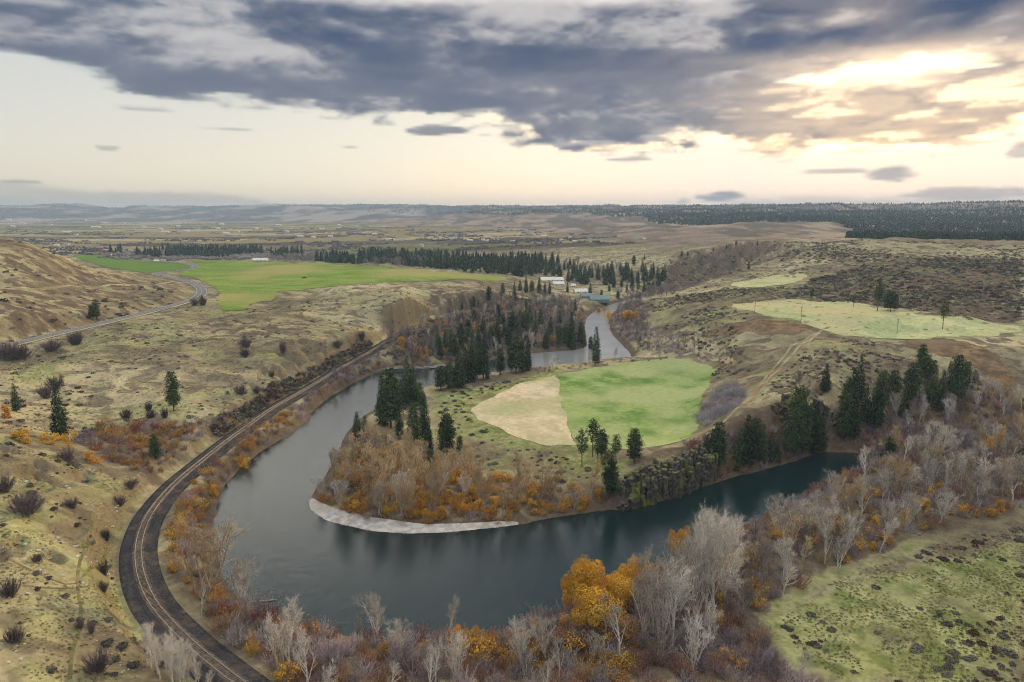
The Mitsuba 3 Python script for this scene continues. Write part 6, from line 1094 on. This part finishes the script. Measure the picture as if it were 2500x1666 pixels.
def thicket(area, spacing, seed, bush_mix, where, hmin, hmax, wet=1.5, keep=1.0, patchy=9.0, trees=(), mass=False, reach=None):
    """Bushes and bare trees filling an area; kinds follow patches of the ground."""
    P = scatter(AREAS[area], spacing, seed, keep=keep, wet=wet)
    if reach:
        P = P[sdist(P[:, 0], P[:, 1], RIVER_S) < reach]
    if not len(P):
        return
    z = ground(P)
    r = np.random.default_rng(seed + 1)
    v = np.clip((patch(P[:, 0], P[:, 1], patchy, seed) - .25) / .5 + r.normal(0, .16, len(P)), 0, .999)
    kinds, w = list(bush_mix), np.cumsum([bush_mix[k] for k in bush_mix])
    w = w / w[-1]
    for (x, y), zz, q in zip(P, z, v):
        kind = kinds[int(np.searchsorted(w, q))]
        n, text = BUSHNAME[kind]
        h = r.uniform(hmin, hmax) * (1.3 if r.random() < .1 else 1)
        if mass:
            BRUSH.setdefault(kind, []).append((x, y, zz, h))
            continue
        put(n, BUSH[kind][r.integers(0, 3)], x, y, zz - .15, h * r.uniform(.62, .95), h, text + ' ' + where, 'bush', text + 'es ' + where)
    for mat, sp, h0, h1, keep2 in trees:
        Q = scatter(AREAS[area], sp, seed + 7 + int(sp * 3) + len(mat), keep=keep2, wet=wet)
        if not len(Q):
            continue
        for (x, y), zz in zip(Q, ground(Q)):
            h = r.uniform(h0, h1)
            if mat in AUTUMN:
                mdl, s, nm, tx, ct = AUTUMN[mat][r.integers(0, 4)], h, ('golden_tree' if mat == 'gold' else 'orange_tree'), ('golden' if mat == 'gold' else 'orange') + ' leaved young tree', 'autumn tree'
            else:
                mdl, s, (nm, tx), ct = BARE[mat][r.integers(0, 5)], h / 14, TREENAME[mat], 'bare tree'
            put(nm, mdl, x, y, zz - .15, s * r.uniform(.85, 1.15), s, tx + ' standing ' + where, ct, tx + 's ' + where, lean=r.normal(0, 3))


thicket('NEAR_BANK', 3.3, 600, {'purple': .36, 'rust': .27, 'silver': .15, 'tan': .11, 'orange': .06, 'gold': .05}, 'along the near bank', 2.2, 4.4, wet=.2, trees=(('pale', 9.5, 7, 12, .5), ('grey', 8.5, 6, 10, .5), ('orange', 15, 4.5, 8, .5)))
thicket('RIGHT_BANK', 3.4, 610, {'silver': .35, 'purple': .35, 'rust': .2, 'tan': .1}, 'on the near bank of the right arm', 1.6, 3.2, wet=.1, reach=13)
thicket('RIGHT_WOOD', 5.0, 620, {'purple': .50, 'tan': .12, 'gold': .12, 'rust': .16, 'silver': .10}, 'in the near right woods', 2.2, 4.2, wet=.2, trees=(('pale', 6.8, 8, 14, .66), ('tan', 9.0, 8, 14, .55), ('grey', 9, 7, 12, .6), ('gold', 15, 5, 9, .6), ('orange', 20, 5, 9, .6)))
thicket('RIGHT_EDGE', 5.5, 630, {'purple': .4, 'tan': .3, 'rust': .3}, 'at the right end of the dark water', 2.2, 4.2, wet=.2, trees=(('pale', 7.0, 10, 16, .6), ('grey', 8, 9, 15, .6), ('tan', 10, 9, 14, .5)))
thicket('TIP', 3.6, 640, {'orange': .34, 'gold': .34, 'tan': .2, 'purple': .12}, 'on the wooded tip of the point', 1.8, 3.6, trees=(('tan', 5.6, 10, 15, .68), ('pale', 12, 8, 12, .5), ('orange', 6.6, 5, 10.5, .6), ('gold', 7.0, 4, 10, .6)))
thicket('LEFT_BANK', 3.2, 660, {'orange': .35, 'purple': .18, 'rust': .22, 'gold': .15, 'tan': .10}, 'between the railway and the river', 1.7, 3.6, wet=.3, trees=(('tan', 16, 7, 10, .35), ('orange', 12, 4, 6, .5)))
thicket('LEFT_BANK_UP', 3.6, 680, {'purple': .45, 'silver': .2, 'rust': .15, 'orange': .12, 'tan': .08}, 'below the upper railway', 1.8, 3.4, wet=.3, mass=True, trees=(('grey', 8, 5, 9, .5),))
thicket('FAR_WOOD', 13.0, 700, {'purple': .4, 'silver': .3, 'rust': .3}, 'in the far bank woods', 2.5, 4.5, mass=True, trees=(('grey', 8.2, 8, 12.5, .5), ('pale', 14, 8, 12, .4), ('tan', 14, 8, 12, .35), ('orange', 24, 7, 11, .5)))
thicket('GULLY', 3.2, 720, {'purple': .5, 'rust': .2, 'orange': .18, 'tan': .12}, 'in the gully on the left', 1.4, 3.4, mass=False)
AREAS['CLIFFFOOT'] = [[64, 200], [185, 245], [185, 290], [60, 250]]
thicket('CLIFFFOOT', 2.7, 760, {'rust': .34, 'purple': .44, 'orange': .14, 'tan': .08}, 'at the foot of the cliff', 1.6, 3.8, wet=.4, mass=True, reach=11)
thicket('CUT', 2.2, 740, {'dark': .8, 'tan': .2}, 'on the cut above the railway', .9, 2.4, mass=True)
thicket('RIGHT_GULLY', 4.0, 780, {'rust': .35, 'purple': .4, 'tan': .15, 'orange': .1}, 'in the gully below the brown scarp', 2, 4, mass=True, trees=(('pale', 8.5, 8, 13, .55), ('grey', 9, 7, 12, .5), ('tan', 12, 8, 12, .4), ('gold', 22, 5, 8, .6)))
thicket('PURPLE', 3.3, 800, {'silver': .8, 'purple': .2}, 'between the green field and the ridge path', 2.0, 4.2, wet=1)
thicket('EAST_BANK', 5.5, 820, {'purple': .55, 'silver': .35, 'rust': .1}, 'on the right bank of the upper river', 1.8, 3.8, wet=1, mass=True, trees=(('grey', 9, 6, 11, .5),))
thicket('PEN_NORTH', 6.0, 840, {'tan': .5, 'purple': .3, 'rust': .2}, 'on the upper edge of the green field', 1.0, 2.2, wet=1, trees=(('pale', 9, 6, 10, .6),))
# two bare cottonwoods that stand alone by the track, and the white saplings in the corner
for x, y, h, mdl, sx, text in SINGLES:
    put('pale_tree' if 'pale' in mdl else 'tan_tree', mdl, x, y, float(height(np.array([x]), np.array([y]))[0]) - .2, sx, h / 14, text, 'bare tree')


def copies(mesh, P, z, size, tall, seed):
    """Many turned and scaled copies of one small mesh as a single mesh."""
    r = np.random.default_rng(seed)
    V, F = mesh
    n = len(P)
    a = r.uniform(0, 2 * np.pi, n)
    c, s = np.cos(a)[:, None], np.sin(a)[:, None]
    X = np.stack([V[None, :, 0] * c - V[None, :, 1] * s, V[None, :, 0] * s + V[None, :, 1] * c, np.repeat(V[None, :, 2], n, 0)], -1)
    X = X * np.stack([size, size, tall], -1)[:, None] + np.column_stack([P, z])[:, None]
    return X.reshape(-1, 3), (F[None] + len(V) * np.arange(n)[:, None, None]).reshape(-1, 3)


for n, (kind, L) in enumerate(BRUSH.items()):
    L = np.array(L)
    st, _ = shrub(480 + n, stems=34, twigs=12, thick=1.5)
    key = 'riverside_brush' + ('_%03d' % n if n else '')
    q = np.random.default_rng(490 + n).uniform(.65, .95, len(L))
    scene[key] = mikit.ply(copies(st, L[:, :2], L[:, 2] - .15, L[:, 3] * q, L[:, 3], 495 + n), 'twig_' + (kind if kind in ('purple', 'silver', 'rust', 'tan', 'dark') else 'tan'))
    labels[key] = {'label': '%s brush massed along the far river banks' % {'dark': 'dark', 'purple': 'purple grey', 'silver': 'silvery', 'rust': 'rust red'}.get(kind, 'tan'), 'kind': 'stuff'}

# sagebrush: the nearest and largest as things, the rest of each slope as one mass
SAGE_AREAS = [('MEADOW', 2.3, 900, .34, 1.05, 'on the near right meadow', 'sage', .40, 12), ('PEN_WEST', 4.2, 910, .6, 1.3, 'beside the stubble field', 'sage', .62, 14), ('FORE_LEFT', 3.6, 920, .35, 1.2, 'on the near left slope', 'sage', .30, 12),
              ('SCRUB_RIGHT', 3.4, 930, .9, 1.9, '', 'stuff', .72, 60), ('SCRUB_MID', 3.2, 940, .7, 1.5, '', 'stuff', .6, 35), ('SCRUB_CREST', 5.2, 950, .9, 1.9, '', 'stuff', .5, 90), ('SCRUB_SPUR', 3.0, 960, .5, 1.3, '', 'stuff', .55, 25), ('SCRUB_LEFT_HILL', 7.0, 970, .9, 2.4, '', 'stuff', .32, 60), ('SCRUB_LEFT_TOP', 9.0, 980, .8, 2.0, '', 'stuff', .14, 60), ('SLOPE_LEFT', 5.0, 990, .35, 1.2, '', 'stuff', .30, 30), ('CUT', 2.0, 995, 1.0, 2.3, '', 'stuff', .95, 20), ('FAR_WOOD', 4.0, 997, 1.2, 2.6, '', 'stuff', .8, 30)]
heaps = []
for area, sp, seed, s0, s1, where, how, dens, pat in SAGE_AREAS:
    P = scatter(AREAS[area], sp, seed, jitter=.7, wet=2)
    v = patch(P[:, 0], P[:, 1], pat, seed)
    r = np.random.default_rng(seed + 3)
    P = P[v + r.normal(0, .10, len(P)) > np.quantile(v, 1 - dens)]
    for poly in FLAT[:2]:
        P = P[sdist(P[:, 0], P[:, 1], poly) > 1.0]
    z = ground(P)
    s = s0 * (s1 / s0 * 1.25) ** (r.random(len(P)) ** 1.6)
    order = np.argsort(np.hypot(P[:, 0], P[:, 1]) / s)
    if how == 'sage':
        for k in order[:100]:
            put('sagebrush', SAGE[k % 4], P[k, 0], P[k, 1], z[k] - .05, s[k], s[k] * r.uniform(.7, 1.0), 'low dark clump of sagebrush ' + where, 'sagebrush', 'sagebrush ' + where)
        order = order[100:]
    if len(order):
        for q in range(3):
            o = order[q::3]
            heaps.append(copies(sage_mesh(seed + q, 34), P[o], z[o] - .05, s[o], s[o] * (.7 + .25 * q), seed + q))
scene['hillside_scrub'] = mikit.ply(join(heaps), 'sage_leaf')
labels['hillside_scrub'] = {'label': 'dark sagebrush scrub dotted over the hillsides', 'kind': 'stuff'}

# loose pale stones on the near slopes
P = np.vstack([scatter(AREAS['FORE_LEFT'], 1.9, 1040, jitter=.9, wet=2), scatter(AREAS['SLOPE_LEFT'], 5.5, 1041, jitter=.9, wet=2), scatter(AREAS['SCRUB_SPUR'], 4.0, 1042, jitter=.9, wet=2)])
P = P[patch(P[:, 0], P[:, 1], 8, 1043) > .52]
stone = trimesh.creation.icosphere(subdivisions=0)
s = .10 + .35 * np.random.default_rng(1044).random(len(P)) ** 4
scene['loose_stones'] = mikit.ply(copies((np.array(stone.vertices), np.array(stone.faces)), P, ground(P), s * 1.3, s * .8, 1045), 'gravel_material')
labels['loose_stones'] = {'label': 'loose pale stones scattered on the slopes', 'kind': 'stuff'}

# grass tussocks near the camera
heaps = []
for area, sp, seed, s0, s1 in (('FORE_LEFT', .95, 1000, .2, .48), ('MEADOW', .85, 1010, .18, .45), ('SLOPE_LEFT', 2.3, 1020, .25, .55), ('PEN_WEST', 2.0, 1030, .2, .45)):
    P = scatter(AREAS[area], sp, seed, jitter=.8, wet=2)
    P = P[patch(P[:, 0], P[:, 1], 6, seed) > .42]
    for poly in FLAT[:2]:
        P = P[sdist(P[:, 0], P[:, 1], poly) > 1.0]
    r = np.random.default_rng(seed)
    t = sage_mesh(seed, 9)
    s = r.uniform(s0, s1, len(P))
    heaps.append(copies(t, P, ground(P) - .04, s, s * .7, seed))
scene['grass_tussocks'] = mikit.ply(join(heaps), 'grass_blade')
labels['grass_tussocks'] = {'label': 'tussocks of dry grass over the slopes', 'kind': 'stuff'}

# the belt of trees along the far river, tree by tree
P = scatter(AREAS['BELT'], 13, 1100, jitter=.8, wet=4)
r = np.random.default_rng(1101)
z = ground(P)
con = patch(P[:, 0], P[:, 1], 120, 1102) + .22 * sstep(-500, 150, P[:, 0]) > .61
order = np.argsort(np.hypot(P[:, 0], P[:, 1]))
nb = nf = 0
rest = []
for k in order:
    if con[k]:
        if nf < 230:
            h = r.uniform(8, 21)
            put('belt_fir', FIR_MODELS[k % 4], P[k, 0], P[k, 1], z[k] - .2, h / 20 * 1.25, h / 20, 'small dark fir in the tree belt along the far river', 'fir tree', 'firs in the far tree belt')
            nf += 1
        else:
            rest.append((k, 1))
    elif nb < 200:
        h = r.uniform(8, 14)
        put('belt_tree', FARBARE[k % 4], P[k, 0], P[k, 1], z[k] - .2, h / 14 * 1.2, h / 14, 'grey leafless tree in the tree belt along the far river', 'bare tree', 'bare trees in the far tree belt')
        nb += 1
    else:
        rest.append((k, 0))
BELT_P, BELT_Z, BELT_REST = P, z, rest
P = scatter(AREAS['FLOOD'], 8, 1120, wet=2)
for k, (p, zz) in enumerate(zip(P, ground(P))):
    h = r.uniform(7, 12)
    put('belt_tree', FARBARE[k % 4], p[0], p[1], zz - .2, h / 14 * 1.2, h / 14, 'grey leafless tree beside the far river bend', 'bare tree', 'bare trees beside the far river bend')


# the far forest: a mass of cones of needles on the ridge
def cone_tree(seed):
    r = np.random.default_rng(seed)
    V, F, at = [], [], 0
    for z0, z1, q in ((.05, .5, .26), (.3, .78, .2), (.6, 1.0, .13)):
        a = np.arange(6) * np.pi / 3 + r.uniform(0, 1)
        V.append(np.vstack([np.column_stack([np.cos(a) * q * r.uniform(.8, 1.2, 6), np.sin(a) * q * r.uniform(.8, 1.2, 6), np.full(6, z0)]), [[0, 0, z1]]]))
        k = np.arange(6)
        F.append(np.stack([k, (k + 1) % 6, np.full(6, 6)], -1) + at)
        at += 7
    return np.vstack(V), np.vstack(F)


def far_forest(n, seed):
    r = np.random.default_rng(seed)
    a = r.uniform(-.62, .72, n)
    d = np.exp(r.uniform(np.log(1080), np.log(6500), n))
    x, y = d * np.sin(a), d * np.cos(a)
    z = height(x, y)
    v = meshkit.fbm(np.stack([x / 420, y / 700, 0 * x], -1), 4, seed) - .5
    ridge = sstep(55, 105, z) * 1.0
    right = np.maximum(sstep(.10, .30, a) * sstep(2000, 2300, d), sstep(.36, .52, a + .06 * v) * sstep(1080, 1150, d))
    w = np.maximum(ridge * sstep(-.35, .05, a), right) + v * 1.7 - .15
    hills = np.exp(-(((a - .36) / .09) ** 2 + ((d - 1750) / 330) ** 2)) + np.exp(-(((a - .52) / .05) ** 2 + ((d - 1650) / 200) ** 2))
    m = (w - 1.6 * hills > .34) & (z > 30)
    return np.stack([x, y], -1)[m], z[m]


i = np.array([k for k, c in BELT_REST if c], int)
s = np.random.default_rng(1150).uniform(12, 21, len(i))
j = np.array([k for k, c in BELT_REST if not c], int)
q = np.random.default_rng(1151).uniform(8, 13, len(j))
tr, tw, _ = bare_tree(271, 1.0, stems=3, fan=.5, limbs=6, subs=4, twigs=3, fine=0, thick=4)
scene['belt_firs'] = mikit.ply(copies(cone_tree(5), BELT_P[i], BELT_Z[i] - .3, s, s, 1152), 'needles_far')
scene['belt_trees'] = mikit.ply(copies(join([tr, tw]), BELT_P[j], BELT_Z[j] - .3, q * 1.3, q, 1153), 'bark_grey')
labels['belt_firs'] = {'label': 'far firs massed in the tree belt', 'kind': 'stuff'}
labels['belt_trees'] = {'label': 'far leafless trees massed in the tree belt', 'kind': 'stuff'}
P, z = far_forest(130000, 1200)
r = np.random.default_rng(1201)
s = r.uniform(7, 13, len(P))
scene['far_forest'] = mikit.ply(copies(cone_tree(3), P, z - .5, s * 1.15, s, 1202), 'needles_far')
labels['far_forest'] = {'label': 'dark conifer forest covering the far ridge', 'kind': 'stuff'}
# hedges and clumps of trees on the plain
r = np.random.default_rng(1300)
V_C = r.uniform(0, 1, (300, 3))
Q = []
for u, v, w in V_C:
    a, d = -.66 + 1.0 * u, math.exp(np.log(1450) + v * np.log(4300 / 1450))
    n = int(4 + 26 * w ** 3)
    ang = r.normal(0, .25)
    Lh = n * 9
    t = r.uniform(-.5, .5, n) * Lh
    Q.append(np.stack([d * math.sin(a) + t * math.cos(ang) + r.normal(0, 8, n), d * math.cos(a) + t * math.sin(ang) + r.normal(0, 8, n)], -1))
Q = np.vstack(Q)
z = ground(Q)
m = z < 34
Q, z = Q[m], z[m]
s = r.uniform(6, 12, len(Q))
tr, tw, _ = bare_tree(270, 1.0, stems=3, fan=.5, limbs=5, subs=3, twigs=3, fine=0, thick=5)
scene['plain_trees'] = mikit.ply(copies(join([tr, tw]), Q, z - .2, s * 1.4, s, 1301), 'twig_dark')
labels['plain_trees'] = {'label': 'grey tree clumps and hedges over the far plain', 'kind': 'stuff'}


# things of one group that can be counted from left to right say which they are
same = {}
for key, d in labels.items():
    if d.get('group') and d.get('kind') is None:
        same.setdefault((d['group'], d['label']), []).append(key)


def across(key):
    d = scene.get(key) or next(v for k, v in scene.items() if k.startswith(key + '__'))
    m = np.array(T(d['to_world']).matrix, float) if 'to_world' in d else np.eye(4)
    p = m[:3, 3] if 'to_world' in d else meshkit.WRITTEN[d['filename']][0].mean(0)
    return p[0] / max(p[1], 1)


for (group, label), keys in same.items():
    if 1 < len(keys) <= len(WORDS):
        for n, key in enumerate(sorted(keys, key=across)):
            labels[key] = {**labels[key], 'label': label + ', ' + WORDS[n] + ' from left'}
